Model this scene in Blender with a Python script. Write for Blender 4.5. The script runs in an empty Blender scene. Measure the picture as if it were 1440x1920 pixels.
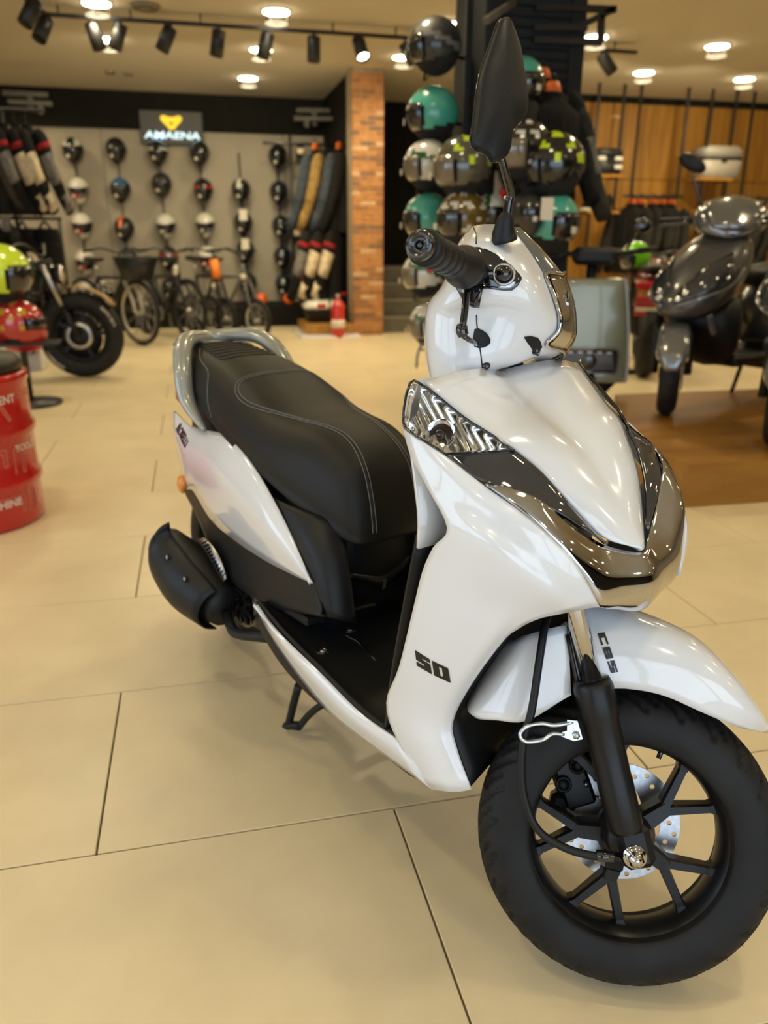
import bpy, bmesh, math, random
from mathutils import Vector, Matrix
random.seed(7)
SC = bpy.context.scene
COL = SC.collection
PI = math.pi

# ---------------------------------------------------------------- camera
CAM_H = 1.1363
PITCH, YAW, ROLL = math.radians(19.067), math.radians(13.26), math.radians(0.329)
hd = Vector((math.sin(YAW), math.cos(YAW), 0)); rt = Vector((math.cos(YAW), -math.sin(YAW), 0)); up = Vector((0, 0, 1))
fw = hd*math.cos(PITCH) - up*math.sin(PITCH)
u0 = hd*math.sin(PITCH) + up*math.cos(PITCH)
cr = rt*math.cos(ROLL) + u0*math.sin(ROLL)
cu = -rt*math.sin(ROLL) + u0*math.cos(ROLL)
cd_ = bpy.data.cameras.new('camera'); cam = bpy.data.objects.new('camera', cd_); COL.objects.link(cam)
cam.matrix_world = Matrix(((cr.x, cu.x, -fw.x, 0), (cr.y, cu.y, -fw.y, 0), (cr.z, cu.z, -fw.z, CAM_H), (0, 0, 0, 1)))
cd_.sensor_fit = 'VERTICAL'; cd_.sensor_height = 36; cd_.lens = 1465.8/1920*36
cd_.clip_start = 0.05; cd_.clip_end = 200
cd_.dof.use_dof = True; cd_.dof.focus_distance = 1.25; cd_.dof.aperture_fstop = 3.2
SC.camera = cam

# ---------------------------------------------------------------- sky behind the shop front, exposure
wd = bpy.data.worlds.new('daylight'); SC.world = wd; wd.use_nodes = True
bg = wd.node_tree.nodes['Background']
bg.inputs[0].default_value = (0.68, 0.83, 1.0, 1); bg.inputs[1].default_value = 2.8
SC.view_settings.view_transform = 'Standard'; SC.view_settings.look = 'None'
SC.view_settings.exposure = 0.06; SC.view_settings.gamma = 1.0; SC.view_settings.use_curve_mapping = False
SC.cycles.use_denoising = True
SC.cycles.max_bounces = 10; SC.cycles.diffuse_bounces = 5; SC.cycles.glossy_bounces = 5
SC.cycles.transmission_bounces = 8; SC.cycles.transparent_max_bounces = 8
SC.cycles.caustics_reflective = False; SC.cycles.caustics_refractive = False
SC.cycles.sample_clamp_indirect = 6.0

# ---------------------------------------------------------------- helpers
def srgb(r, g, b):
    f = lambda c: c/12.92 if c <= 0.04045 else ((c+0.055)/1.055)**2.4
    return (f(r/255), f(g/255), f(b/255))

MATS = {}
def mat(name, col, rough=0.5, metal=0.0, coat=0.0, trans=0.0, noise=0.0, nscale=20.0, bump=0.0, bscale=200.0, emit=None, estr=0.0, ior=1.5, spec=0.5, sheen=0.0, alpha=1.0):
    if name in MATS: return MATS[name]
    m = bpy.data.materials.new(name); m.use_nodes = True
    nt = m.node_tree; p = nt.nodes['Principled BSDF']
    p.inputs['Base Color'].default_value = (*col, 1); p.inputs['Roughness'].default_value = rough
    p.inputs['Metallic'].default_value = metal; p.inputs['Coat Weight'].default_value = coat
    p.inputs['Coat Roughness'].default_value = 0.04
    p.inputs['Transmission Weight'].default_value = trans; p.inputs['IOR'].default_value = ior
    p.inputs['Specular IOR Level'].default_value = spec; p.inputs['Sheen Weight'].default_value = sheen
    p.inputs['Alpha'].default_value = alpha
    tc = nt.nodes.new('ShaderNodeTexCoord')
    if noise > 0:
        n = nt.nodes.new('ShaderNodeTexNoise'); n.inputs['Scale'].default_value = nscale; n.inputs['Detail'].default_value = 6
        nt.links.new(tc.outputs['Object'], n.inputs['Vector'])
        r = nt.nodes.new('ShaderNodeValToRGB')
        a = [max(0, c*(1-noise)) for c in col]; b = [min(1, c*(1+noise)) for c in col]
        r.color_ramp.elements[0].position = 0.3; r.color_ramp.elements[1].position = 0.7
        r.color_ramp.elements[0].color = (*a, 1); r.color_ramp.elements[1].color = (*b, 1)
        nt.links.new(n.outputs['Fac'], r.inputs['Fac']); nt.links.new(r.outputs['Color'], p.inputs['Base Color'])
    if bump > 0:
        n2 = nt.nodes.new('ShaderNodeTexNoise'); n2.inputs['Scale'].default_value = bscale; n2.inputs['Detail'].default_value = 3
        nt.links.new(tc.outputs['Object'], n2.inputs['Vector'])
        bp = nt.nodes.new('ShaderNodeBump'); bp.inputs['Strength'].default_value = bump; bp.inputs['Distance'].default_value = 0.002
        nt.links.new(n2.outputs['Fac'], bp.inputs['Height']); nt.links.new(bp.outputs['Normal'], p.inputs['Normal'])
    if emit:
        p.inputs['Emission Color'].default_value = (*emit, 1); p.inputs['Emission Strength'].default_value = estr
    MATS[name] = m
    return m

def cr_pt(p0, p1, p2, p3, t):
    # Catmull-Rom with mild tension
    t2, t3 = t*t, t*t*t
    return [0.5*((2*b) + (-a+c)*t + (2*a-5*b+4*c-d)*t2 + (-a+3*b-3*c+d)*t3) for a, b, c, d in zip(p0, p1, p2, p3)]

def spline(pts, n, closed=False):
    """n steps per segment through pts"""
    pts = [list(p) for p in pts]; out = []
    N = len(pts)
    if n <= 1 or N < 3:
        if N == 2 and n > 1:
            return [[a+(b-a)*k/n for a, b in zip(*pts)] for k in range(n+1)]
        return pts
    segs = N if closed else N-1
    for i in range(segs):
        if closed: q = [pts[(i+k-1) % N] for k in range(4)]
        else:
            q = [pts[i-1] if i > 0 else [2*a-b for a, b in zip(pts[0], pts[1])], pts[i], pts[i+1],
                 pts[i+2] if i+2 < N else [2*a-b for a, b in zip(pts[-1], pts[-2])]]
        for k in range(n): out.append(cr_pt(*q, k/n))
    if not closed: out.append(pts[-1])
    return out

class MB:
    """collects shapes; obj() links them as ONE mesh object"""
    def __init__(s): s.v = []; s.f = []; s.mi = []; s.cur = 0; s.sm = []; s.smooth = True
    def add(s, vs, fs, tf=None, smooth=None):
        o = len(s.v)
        s.v += [tuple(tf @ Vector(v)) if tf is not None else tuple(v) for v in vs]
        s.f += [tuple(i+o for i in f) for f in fs]
        s.mi += [s.cur]*len(fs); s.sm += [s.smooth if smooth is None else smooth]*len(fs)
        return s
    def mat(s, i): s.cur = i; return s
    def box(s, c, d, tf=None, bev=0.0, rot=None):
        x, y, z = [k/2 for k in d]
        m = Matrix.Translation(c)
        if rot is not None: m = m @ rot
        if tf is not None: m = tf @ m
        if bev <= 0:
            vs = [(a*x, b*y, e*z) for a in (-1, 1) for b in (-1, 1) for e in (-1, 1)]
            return s.add(vs, [(0, 1, 3, 2), (4, 6, 7, 5), (0, 4, 5, 1), (2, 3, 7, 6), (0, 2, 6, 4), (1, 5, 7, 3)], m, False)
        b_ = min(bev, x*.9, y*.9, z*.9)
        vs = []; idx = {}
        for a in (-1, 1):
            for b in (-1, 1):
                for e in (-1, 1):
                    for k, (ix, iy, iz) in enumerate(((0, 1, 1), (1, 0, 1), (1, 1, 0))):
                        idx[a, b, e, k] = len(vs)
                        vs.append((a*(x-b_*ix), b*(y-b_*iy), e*(z-b_*iz)))
        fs = []
        for a in (-1, 1):
            q = [idx[a, b, e, 0] for b, e in ((-1, -1), (1, -1), (1, 1), (-1, 1))]; fs.append(q if a > 0 else q[::-1])
            q = [idx[b, a, e, 1] for b, e in ((-1, -1), (1, -1), (1, 1), (-1, 1))]; fs.append(q[::-1] if a > 0 else q)
            q = [idx[b, e, a, 2] for b, e in ((-1, -1), (1, -1), (1, 1), (-1, 1))]; fs.append(q if a > 0 else q[::-1])
            for b in (-1, 1):
                q = [idx[a, b, -1, 0], idx[a, b, 1, 0], idx[a, b, 1, 1], idx[a, b, -1, 1]]; fs.append(q)
                q = [idx[a, -1, b, 0], idx[a, 1, b, 0], idx[a, 1, b, 2], idx[a, -1, b, 2]]; fs.append(q)
                q = [idx[-1, a, b, 1], idx[1, a, b, 1], idx[1, a, b, 2], idx[-1, a, b, 2]]; fs.append(q)
                for e in (-1, 1): fs.append([idx[a, b, e, k] for k in range(3)])
        return s.add(vs, fs, m, False)
    def tube(s, pts, r, seg=8, n=1, closed=False, tf=None, flat=1.0, caps=True):
        """tube along pts; r a number or one per point; flat squashes the section"""
        rr = r if isinstance(r, (list, tuple)) else [r]*len(pts)
        P = spline([list(p)+[q] for p, q in zip(pts, rr)], n, closed)
        R_ = [p[3] for p in P]; P = [Vector(p[:3]) for p in P]
        N = len(P); vs = []; ref = None
        for i in range(N):
            a = P[(i-1) % N] if (closed or i > 0) else P[i]; b = P[(i+1) % N] if (closed or i < N-1) else P[i]
            t = (b-a).normalized()
            if ref is None:
                ref = Vector((0, 0, 1)) if abs(t.z) < 0.9 else Vector((1, 0, 0))
            ref = (ref - t*ref.dot(t)).normalized(); bi = t.cross(ref)
            for k in range(seg):
                th = 2*PI*k/seg
                vs.append(P[i] + (bi*math.cos(th) + ref*math.sin(th)*flat)*R_[i])
        fs = []
        for i in range(N if closed else N-1):
            j = (i+1) % N
            for k in range(seg):
                l = (k+1) % seg
                fs.append((i*seg+k, i*seg+l, j*seg+l, j*seg+k))
        if not closed and caps:
            fs.append(tuple(range(seg))[::-1]); fs.append(tuple((N-1)*seg+k for k in range(seg)))
        return s.add(vs, fs, tf)
    def bar(s, a, b, w, h, tf=None):
        """rectangular bar from a to b, w wide (horizontally), h high"""
        a, b = Vector(a), Vector(b); d = b-a; t = d.normalized()
        z = Vector((0, 0, 1)) if abs(t.z) < 0.95 else Vector((0, 1, 0))
        x = t.cross(z).normalized(); y = x.cross(t)
        vs = [p + x*(i*w/2) + y*(j*h/2) for p in (a, b) for i, j in ((-1, -1), (1, -1), (1, 1), (-1, 1))]
        return s.add(vs, [(3, 2, 1, 0), (4, 5, 6, 7), (0, 1, 5, 4), (1, 2, 6, 5), (2, 3, 7, 6), (3, 0, 4, 7)], tf, False)
    def lathe(s, prof, seg=24, tf=None, n=1, arc=(0, 2*PI), cap=True):
        """profile [(radius, height)] round the z axis"""
        prof = spline(prof, n); full = abs(arc[1]-arc[0]-2*PI) < 1e-6
        S = seg if full else seg+1; vs = []
        for r, h in prof:
            for k in range(S):
                a = arc[0] + (arc[1]-arc[0])*k/seg
                vs.append((max(r, 1e-5)*math.cos(a), max(r, 1e-5)*math.sin(a), h))
        fs = []
        for i in range(len(prof)-1):
            for k in range(seg):
                l = (k+1) % S
                fs.append((i*S+k, i*S+l, (i+1)*S+l, (i+1)*S+k))
        if full and cap:
            if prof[0][0] > 1e-4: fs.append(tuple(range(S))[::-1])
            if prof[-1][0] > 1e-4: fs.append(tuple((len(prof)-1)*S+k for k in range(S)))
        return s.add(vs, fs, tf)
    def grid(s, rows, nu=4, nv=4, th=0.0, tf=None, side=1, closed=False, mask=None):
        """smooth sheet through a net of points, th thick"""
        R_ = [spline(r, nu, closed) for r in rows]
        cols = [spline(c, nv) for c in zip(*R_)]
        G = [list(r) for r in zip(*cols)]
        nr, nc = len(G), len(G[0]); P = [[Vector(p) for p in r] for r in G]
        w = nc if closed else nc-1
        vs = [p for r in P for p in r]; fs = []
        for i in range(nr-1):
            for j in range(w):
                k = (j+1) % nc
                fs.append((i*nc+j, i*nc+k, (i+1)*nc+k, (i+1)*nc+j))
        if th:
            o = len(vs)
            for i in range(nr):
                for j in range(nc):
                    ja, jb = ((j-1) % nc, (j+1) % nc) if closed else (max(j-1, 0), min(j+1, nc-1))
                    du = P[i][jb]-P[i][ja]; dv = P[min(i+1, nr-1)][j]-P[max(i-1, 0)][j]
                    n_ = du.cross(dv)
                    n_ = n_.normalized() if n_.length > 1e-12 else Vector((0, 0, 0))
                    vs.append(P[i][j] - n_*th*side)
            fs += [tuple(x+o for x in f[::-1]) for f in fs]
            for i in range(nr-1):
                if not closed:
                    fs.append((i*nc, (i+1)*nc, (i+1)*nc+o, i*nc+o))
                    fs.append((i*nc+nc-1, i*nc+nc-1+o, (i+1)*nc+nc-1+o, (i+1)*nc+nc-1))
            for j in range(w):
                k = (j+1) % nc; b = (nr-1)*nc
                fs.append((j, j+o, k+o, k)); fs.append((b+j, b+k, b+k+o, b+j+o))
        return s.add(vs, fs, tf)
    def loft(s, secs, nu=1, nv=1, tf=None, caps=True):
        """closed sections skinned in order"""
        R_ = [spline(r, nu, True) for r in secs]
        cols = [spline(c, nv) for c in zip(*R_)]
        G = list(zip(*cols)); nc = len(G[0])
        vs = [p for r in G for p in r]; fs = []
        for i in range(len(G)-1):
            for j in range(nc):
                k = (j+1) % nc
                fs.append((i*nc+j, i*nc+k, (i+1)*nc+k, (i+1)*nc+j))
        if caps:
            fs.append(tuple(range(nc))[::-1]); fs.append(tuple((len(G)-1)*nc+j for j in range(nc)))
        return s.add(vs, fs, tf)
    def prism(s, poly, d, tf=None, smooth=False):
        """polygon of 3D points swept by vector d"""
        n = len(poly); d = Vector(d)
        vs = [Vector(p) for p in poly] + [Vector(p)+d for p in poly]
        fs = [tuple(range(n))[::-1], tuple(range(n, 2*n))] + [(i, (i+1) % n, n+(i+1) % n, n+i) for i in range(n)]
        return s.add(vs, fs, tf, smooth)
    def ball(s, c, r, seg=14, ring=9, tf=None):
        r = r if isinstance(r, (tuple, list)) else (r, r, r)
        m = Matrix.Translation(c) @ Matrix.Diagonal((*r, 1))
        if tf is not None: m = tf @ m
        return s.lathe([(math.sin(PI*i/ring), -math.cos(PI*i/ring)) for i in range(ring+1)], seg, m)
    def mirrored(s):
        """the other side of the scooter: y -> -y"""
        m = MB(); m.v = [(x, -y, z) for x, y, z in s.v]; m.f = [f[::-1] for f in s.f]; m.mi = list(s.mi); m.sm = list(s.sm)
        return m
    def mesh(s, name, mats):
        me = bpy.data.meshes.new(name); me.from_pydata(s.v, [], s.f)
        for m in (mats if isinstance(mats, (list, tuple)) else [mats]): me.materials.append(m)
        me.polygons.foreach_set('material_index', s.mi); me.polygons.foreach_set('use_smooth', s.sm)
        bm = bmesh.new(); bm.from_mesh(me); bmesh.ops.recalc_face_normals(bm, faces=bm.faces); bm.to_mesh(me); bm.free()
        me.validate(); me.update()
        return me
    def obj(s, name, mats, parent=None, label=None, kind=None, crisp=None):
        me = s.mesh(name, mats)
        if crisp: me.set_sharp_from_angle(angle=math.radians(crisp))
        return link(name, me, parent, label, kind)

def link(name, me, parent=None, label=None, kind=None):
    o = bpy.data.objects.new(name, me); COL.objects.link(o)
    if parent is not None: o.parent = parent
    if label: o['label'] = label
    if kind: o['kind'] = kind
    return o
def tag(o, label, cat, group=None, kind=None):
    o['label'] = label; o['category'] = cat
    if group: o['group'] = group
    if kind: o['kind'] = kind
    return o
def thing(name, label, cat, loc=(0, 0, 0), rz=0.0, group=None):
    o = bpy.data.objects.new(name, None); COL.objects.link(o); o.location = loc; o.rotation_euler = (0, 0, rz)
    o.empty_display_size = 0.1
    return tag(o, label, cat, group)
def copy_tree(o, parent=None):
    c = o.copy(); COL.objects.link(c)
    if parent is not None: c.parent = parent
    for ch in list(o.children): copy_tree(ch, c)
    return c
def T(x, y, z): return Matrix.Translation((x, y, z))
def RX(a): return Matrix.Rotation(math.radians(a), 4, 'X')
def RY(a): return Matrix.Rotation(math.radians(a), 4, 'Y')
def RZ(a): return Matrix.Rotation(math.radians(a), 4, 'Z')
def align(a, b):
    """matrix taking the z axis to the line a -> b, origin at a"""
    a, b = Vector(a), Vector(b)
    return Matrix.Translation(a) @ (b-a).to_track_quat('Z', 'Y').to_matrix().to_4x4()
def plate(loops, depth, tf=None, res=2):
    """flat plate with holes: first loop outline, others holes (x, y pairs); returns an MB"""
    cu_ = bpy.data.curves.new('plate', 'CURVE'); cu_.dimensions = '2D'; cu_.fill_mode = 'BOTH'; cu_.extrude = depth/2
    for lp in loops:
        sp = cu_.splines.new('POLY'); sp.points.add(len(lp)-1); sp.use_cyclic_u = True
        for p, q in zip(sp.points, lp): p.co = (q[0], q[1], 0, 1)
    ob = bpy.data.objects.new('plate', cu_); me = bpy.data.meshes.new_from_object(ob)
    m = MB(); m.add([v.co for v in me.vertices], [tuple(p.vertices) for p in me.polygons], tf, False)
    bpy.data.objects.remove(ob); bpy.data.curves.remove(cu_); bpy.data.meshes.remove(me)
    return m
def lettering(txt, size, depth, tf, shear=0.0, space=1.0, bold=0.0):
    """letters as real raised shapes; returns an MB"""
    cu_ = bpy.data.curves.new('letters', 'FONT'); cu_.body = txt; cu_.size = size; cu_.extrude = depth; cu_.shear = shear
    cu_.space_character = space; cu_.offset = bold; cu_.resolution_u = 3; cu_.align_x = 'CENTER'; cu_.align_y = 'CENTER'
    ob = bpy.data.objects.new('letters', cu_); me = bpy.data.meshes.new_from_object(ob)
    m = MB(); m.add([v.co for v in me.vertices], [tuple(p.vertices) for p in me.polygons], tf, False)
    bpy.data.objects.remove(ob); bpy.data.curves.remove(cu_); bpy.data.meshes.remove(me)
    return m
def circle(r, n=24, c=(0, 0)): return [(c[0]+r*math.cos(2*PI*k/n), c[1]+r*math.sin(2*PI*k/n)) for k in range(n)]


# ================================================================ the room
CEIL = 3.05; BACK = 12.4
X0R, X1R, Y0R = -4.6, 9.6, -3.2
def pos_noise_mat(name, ca, cb, rough, scale=1.5, detail=8, fine=0.0, stretch=(1, 1, 1), bump=0.0, bscale=60, coat=0.0, spec=.5):
    m = bpy.data.materials.new(name); m.use_nodes = True; nt = m.node_tree; p = nt.nodes['Principled BSDF']
    g = nt.nodes.new('ShaderNodeNewGeometry'); mp = nt.nodes.new('ShaderNodeMapping'); mp.inputs['Scale'].default_value = stretch
    nt.links.new(g.outputs['Position'], mp.inputs['Vector'])
    n = nt.nodes.new('ShaderNodeTexNoise'); n.inputs['Scale'].default_value = scale; n.inputs['Detail'].default_value = detail; n.inputs['Roughness'].default_value = 0.62
    nt.links.new(mp.outputs['Vector'], n.inputs['Vector'])
    r = nt.nodes.new('ShaderNodeValToRGB'); r.color_ramp.elements[0].position = .34; r.color_ramp.elements[1].position = .68
    r.color_ramp.elements[0].color = (*ca, 1); r.color_ramp.elements[1].color = (*cb, 1)
    nt.links.new(n.outputs['Fac'], r.inputs['Fac']); nt.links.new(r.outputs['Color'], p.inputs['Base Color'])
    p.inputs['Roughness'].default_value = rough; p.inputs['Coat Weight'].default_value = coat; p.inputs['Specular IOR Level'].default_value = spec
    if bump:
        n2 = nt.nodes.new('ShaderNodeTexNoise'); n2.inputs['Scale'].default_value = bscale; n2.inputs['Detail'].default_value = 4
        nt.links.new(g.outputs['Position'], n2.inputs['Vector'])
        b = nt.nodes.new('ShaderNodeBump'); b.inputs['Strength'].default_value = bump; b.inputs['Distance'].default_value = .003
        nt.links.new(n2.outputs['Fac'], b.inputs['Height']); nt.links.new(b.outputs['Normal'], p.inputs['Normal'])
    MATS[name] = m
    return m
M_tile = pos_noise_mat('beige_porcelain', (0.66, 0.545, 0.345), (0.76, 0.635, 0.415), 0.33, 2.6, 9, bump=.04, bscale=300)
M_grout = mat('grout', (0.13, 0.10, 0.07), 0.9, noise=.2, nscale=60)
M_ceil = pos_noise_mat('ceiling_paint', (0.54, 0.49, 0.39), (0.57, 0.52, 0.415), 0.85, 1.0)
M_grey = pos_noise_mat('grey_wall_panel', (0.34, 0.30, 0.235), (0.39, 0.345, 0.27), 0.7, 1.2)
M_black = pos_noise_mat('black_wall_paint', (0.009, 0.0085, 0.007), (0.013, 0.013, 0.011), 0.8, 3, spec=.12)
M_wood = pos_noise_mat('oak_panel', (0.29, 0.125, 0.014), (0.50, 0.25, 0.042), 0.42, 2.2, 9, stretch=(7, 1, .5), coat=.2)
M_stone = pos_noise_mat('grey_stone', (0.10, 0.088, 0.062), (0.14, 0.124, 0.09), 0.8, 6)
M_frame = mat('black_steel', (0.010, 0.010, 0.011), 0.4, noise=.1, nscale=30)
M_col = mat('charcoal_column', (0.015, 0.0165, 0.018), 0.6, noise=.12, nscale=6, spec=.25)
M_gap = mat('shadow_gap', (0.006, 0.006, 0.006), 0.9, noise=.1)

# floor: grout bed with the tiles of the view as pieces
fb = MB(); fb.box(((X0R+X1R)/2, (Y0R+BACK)/2, -.056), (X1R-X0R, BACK-Y0R, .10)); floor = fb.obj('floor', M_grout, kind='structure')
tm = MB().box((0, 0, -.006), (1.196, .596, .012), bev=.0016).mesh('tile', M_tile)
outer = MB()
k0 = -7
for k in range(-8, 20):
    y = 1.3225+.6*k+.3
    if y-.3 > BACK-.05: continue
    xo = -.2633+.6 + (0 if k % 2 == 0 else .6)
    # columns that the view takes in, left and right, at this depth
    dd = max(y, .0)
    lo, hi = -.33*dd-.75, .86*dd+1.25
    for i in range(-6, 10):
        x = xo+1.2*i
        if x+.6 < X0R+.05 or x-.6 > X1R-.05: continue
        if y > .1 and x+.6 > lo and x-.6 < hi and y < 11.6:
            t = link('tile', tm, floor); t.location = (x, y, 0)
        else:
            a, b = max(x-.598, X0R), min(x+.598, X1R); c, d = y-.298, min(y+.298, BACK)
            outer.box(((a+b)/2, (c+d)/2, -.006), (b-a, d-c, .012), bev=.0016)
outer.obj('tile_field', M_tile, floor, kind='stuff')
# walls and ceiling
MB().box(((X0R+X1R)/2, (Y0R+BACK)/2, CEIL+.05), (X1R-X0R+.4, BACK-Y0R+.4, .1)).obj('ceiling', M_ceil, kind='structure')
ZG = 2.58
wb = MB(); wb.box(((X0R+1.98)/2, BACK+.06, ZG/2), (1.98-X0R, .12, ZG)); wback = wb.obj('wall_back', M_grey, kind='structure')
MB().box(((X0R+1.98)/2, BACK+.03, (ZG+CEIL)/2), (1.98-X0R, .18, CEIL-ZG)).obj('header_panel', M_black, wback, 'black band over the grey wall panels')
for x in (-3.6, -2.35, -1.1, .15, 1.4): MB().box((x, BACK-.001, ZG/2), (.006, .004, ZG)).obj('panel_joint', M_gap, wback)
pm = MB(); pm.box((2.06, (10.42+BACK)/2, CEIL/2), (.16, BACK-10.42, CEIL)); pm.obj('wall_partition', M_black, kind='structure')
MB().box((.3, 11.85, .14), (3.3, 1.0, .28), bev=.01).obj('trim_plinth', M_black, kind='structure')
MB().box((-2.9, 11.85, .14), (2.9, 1.0, .28), bev=.01).obj('trim_plinth', M_black, kind='structure')
wl = MB(); wl.box((X0R-.06, 7.8, CEIL/2), (.12, 9.2, CEIL)); wl.box((X0R-.06, 0, CEIL-.3), (.12, 6.4, .6)); wl.box((X0R-.06, 0, .16), (.12, 6.4, .48)); wl.box((X0R-.06, 4.6, -.05), (.12, 15.8, .10)); wl.obj('wall_left', M_grey, kind='structure')
wf = MB(); wf.box(((X0R+X1R)/2, Y0R-.06, CEIL-.2), (X1R-X0R, .12, .4)); wf.box(((X0R+X1R)/2, Y0R-.06, .01), (X1R-X0R+.2, .12, .22))
for x in (-2.2, -.3, 1.6, 3.5): wf.box((x, Y0R-.06, CEIL/2), (.14, .14, CEIL))
wf.box(((X0R-2.2)/2, Y0R-.06, CEIL/2), (-2.2-X0R, .12, CEIL)); wf.box(((X1R+3.5)/2, Y0R-.06, CEIL/2), (X1R-3.5, .12, CEIL))
for y in (-3.1, -.9, 1.15): wf.box((X0R-.06, y, CEIL/2), (.12, .12, CEIL))
wf.obj('wall_front', M_frame, kind='structure')
MB().box((X1R+.06, (Y0R+BACK)/2, CEIL/2-.05), (.12, BACK-Y0R+.2, CEIL+.1)).obj('wall_right', M_grey, kind='structure')
# wood-clad wall at the right
WY_ = 11.0; WX0 = 5.0
ww = MB(); ww.box(((WX0+X1R)/2, WY_+.10, 1.49), (X1R-WX0, .12, 2.98)); wwo = ww.obj('wall_wood', M_gap, kind='structure')
MB().box(((WX0+X1R)/2, WY_+.08, 3.015), (X1R-WX0, .2, .07)).obj('header_panel', M_black, wwo, 'dark band over the wood panels')
px_ = WX0+.02; zs = (.02, .95, 2.0, 2.97); pk = 0
while px_ < X1R-.1:
    w = (.52, .30, .62, .40)[pk % 4]; pk += 1
    w = min(w, X1R-px_)
    for a, b in zip(zs, zs[1:]):
        o = MB().box((px_+w/2, WY_+.03, (a+b)/2+(.12 if pk % 2 else -.1)*(0 if a < .1 else 0)), (w-.008, .024, b-a-.008), bev=.003).obj('plank', M_wood, wwo)
    px_ += w
# dark stair recess right of the brick pillar
MB().box((3.7, 12.3, CEIL/2), (3.0, .12, CEIL)).obj('wall_stair', M_black, kind='structure')
MB().box((4.96, 11.7, CEIL/2), (.12, 1.4, CEIL)).obj('wall_stair_side', M_black, kind='structure')
stp = None
for k in range(4):
    m = MB().box((3.6, 10.25+.31*k+.6, .10+.2*k), (2.6, 1.2, .2), bev=.006)
    if stp is None: stp = m.obj('trim_stairs', M_stone, kind='structure')
    else: m.obj('step', M_stone, stp)
for k in range(4): MB().box((3.6, 10.25+.31*k+.010, .192+.2*k), (2.6, .03, .018), bev=.004).obj('nosing', mat('pale_stone_edge', (0.26, 0.235, 0.18), .7, noise=.15), stp, 'pale stair nosing')
# brick pillar: every brick a piece
BX0, BX1, BY0, BY1 = 1.955, 2.345, 10.06, 10.46
pc = MB().box(((BX0+BX1)/2, (BY0+BY1)/2, CEIL/2), (BX1-BX0-.016, BY1-BY0-.016, CEIL)).obj('trim_brick_pillar', mat('mortar', (0.36, 0.29, 0.20), .9, noise=.25, nscale=40), kind='structure')
bm_ = [pos_noise_mat('brick_%s' % n, a, b, .85, 14, bump=.3, bscale=120) for n, a, b in (('orange', (.40, .165, .045), (.58, .27, .09)), ('brown', (.28, .12, .04), (.42, .19, .07)), ('pale', (.55, .32, .16), (.66, .42, .24)), ('dark', (.20, .10, .05), (.30, .15, .075)))]
CH = .0555
for r in range(int(CEIL/CH)):
    z = CH*(r+.5); cuts = (0, .5, 1) if r % 2 else (0, .25, .75, 1)
    for a, b in zip(cuts, cuts[1:]):
        wdt = (BX1-BX0)
        mm = random.choices(bm_, (6, 4, 1.4, 2))[0]
        d = random.uniform(-.003, .004)
        MB().box((BX0+wdt*(a+b)/2, BY0+.03+d, z), (wdt*(b-a)-.008, .06, CH-.009), bev=.004).obj('brick', mm, pc)
# ---- recessed ceiling lights: ring, lit disc, frosted drop ring
M_led = mat('lit_diffuser', (1, 1, 1), .5, emit=(1.0, .90, .68), estr=14.0, noise=.01)
M_frost = mat('frosted_ring', (.9, .86, .75), .5, emit=(1.0, .88, .62), estr=.75, noise=.02)
M_wht = mat('white_fitting', (.7, .68, .62), .5, noise=.03)
LAMP_E = 13.0; WARM = (1.0, .84, .52)
def lamp_data(n, e, size=.22):
    l = bpy.data.lights.new(n, 'AREA'); l.shape = 'DISK'; l.size = size; l.energy = e; l.color = WARM; l.spread = math.radians(150)
    return l
LD = lamp_data('ceiling_lamp', LAMP_E)
LDN = lamp_data('ceiling_lamp_near', LAMP_E*.66)
def downlight(x, y, label, r=.115):
    t = thing('ceiling_light', label, 'ceiling light', (x, y, CEIL))
    MB().lathe([(r, 0), (r+.018, 0), (r+.018, -.008), (r, -.012)], 28).obj('ring', M_wht, t)
    MB().lathe([(0, -.004), (r, -.004), (r*.98, -.020), (0, -.026)], 28).obj('diffuser', M_led, t)
    MB().lathe([(r*.45, -.098), (r*.86, -.098), (r*.86, -.106), (r*.45, -.106), (r*.45, -.098)], 28, cap=False).obj('drop_ring', M_frost, t, 'pale frosted ring hanging below the light')
    for k in range(3): MB().tube([(r*.8*math.cos(k*2.1), r*.8*math.sin(k*2.1), -.098), (r*.8*math.cos(k*2.1), r*.8*math.sin(k*2.1), -.005)], .0015, 5).obj('hanger', M_wht, t)
    l = bpy.data.objects.new('ceiling_lamp', LD); COL.objects.link(l); l.location = (x, y, CEIL-.12)
for x, y, lb in ((.87, 7.93, 'round ceiling light at the top edge above the track, left of centre'), (-.66, 9.37, 'round ceiling light behind the two close track spots at left'), (-.64, 8.05, 'ceiling light cut by the top edge at far left'),
                 (.86, 9.42, 'round ceiling light behind the fifth track spot'), (.83, 11.0, 'farthest round ceiling light, over the grey helmet wall'), (2.40, 9.38, 'round ceiling light left of the topmost black helmet'),
                 (2.43, 7.95, 'round ceiling light partly behind the topmost black helmet'), (4.0, 8.05, 'round ceiling light seen through the steel rack on the dark column'), (5.37, 8.08, 'largest round ceiling light over the wood wall side'),
                 (5.35, 9.45, 'round ceiling light nearest the wood wall posts'), (6.73, 9.48, 'round ceiling light at the right edge over the wood wall')):
    downlight(x, y, lb)
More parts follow.
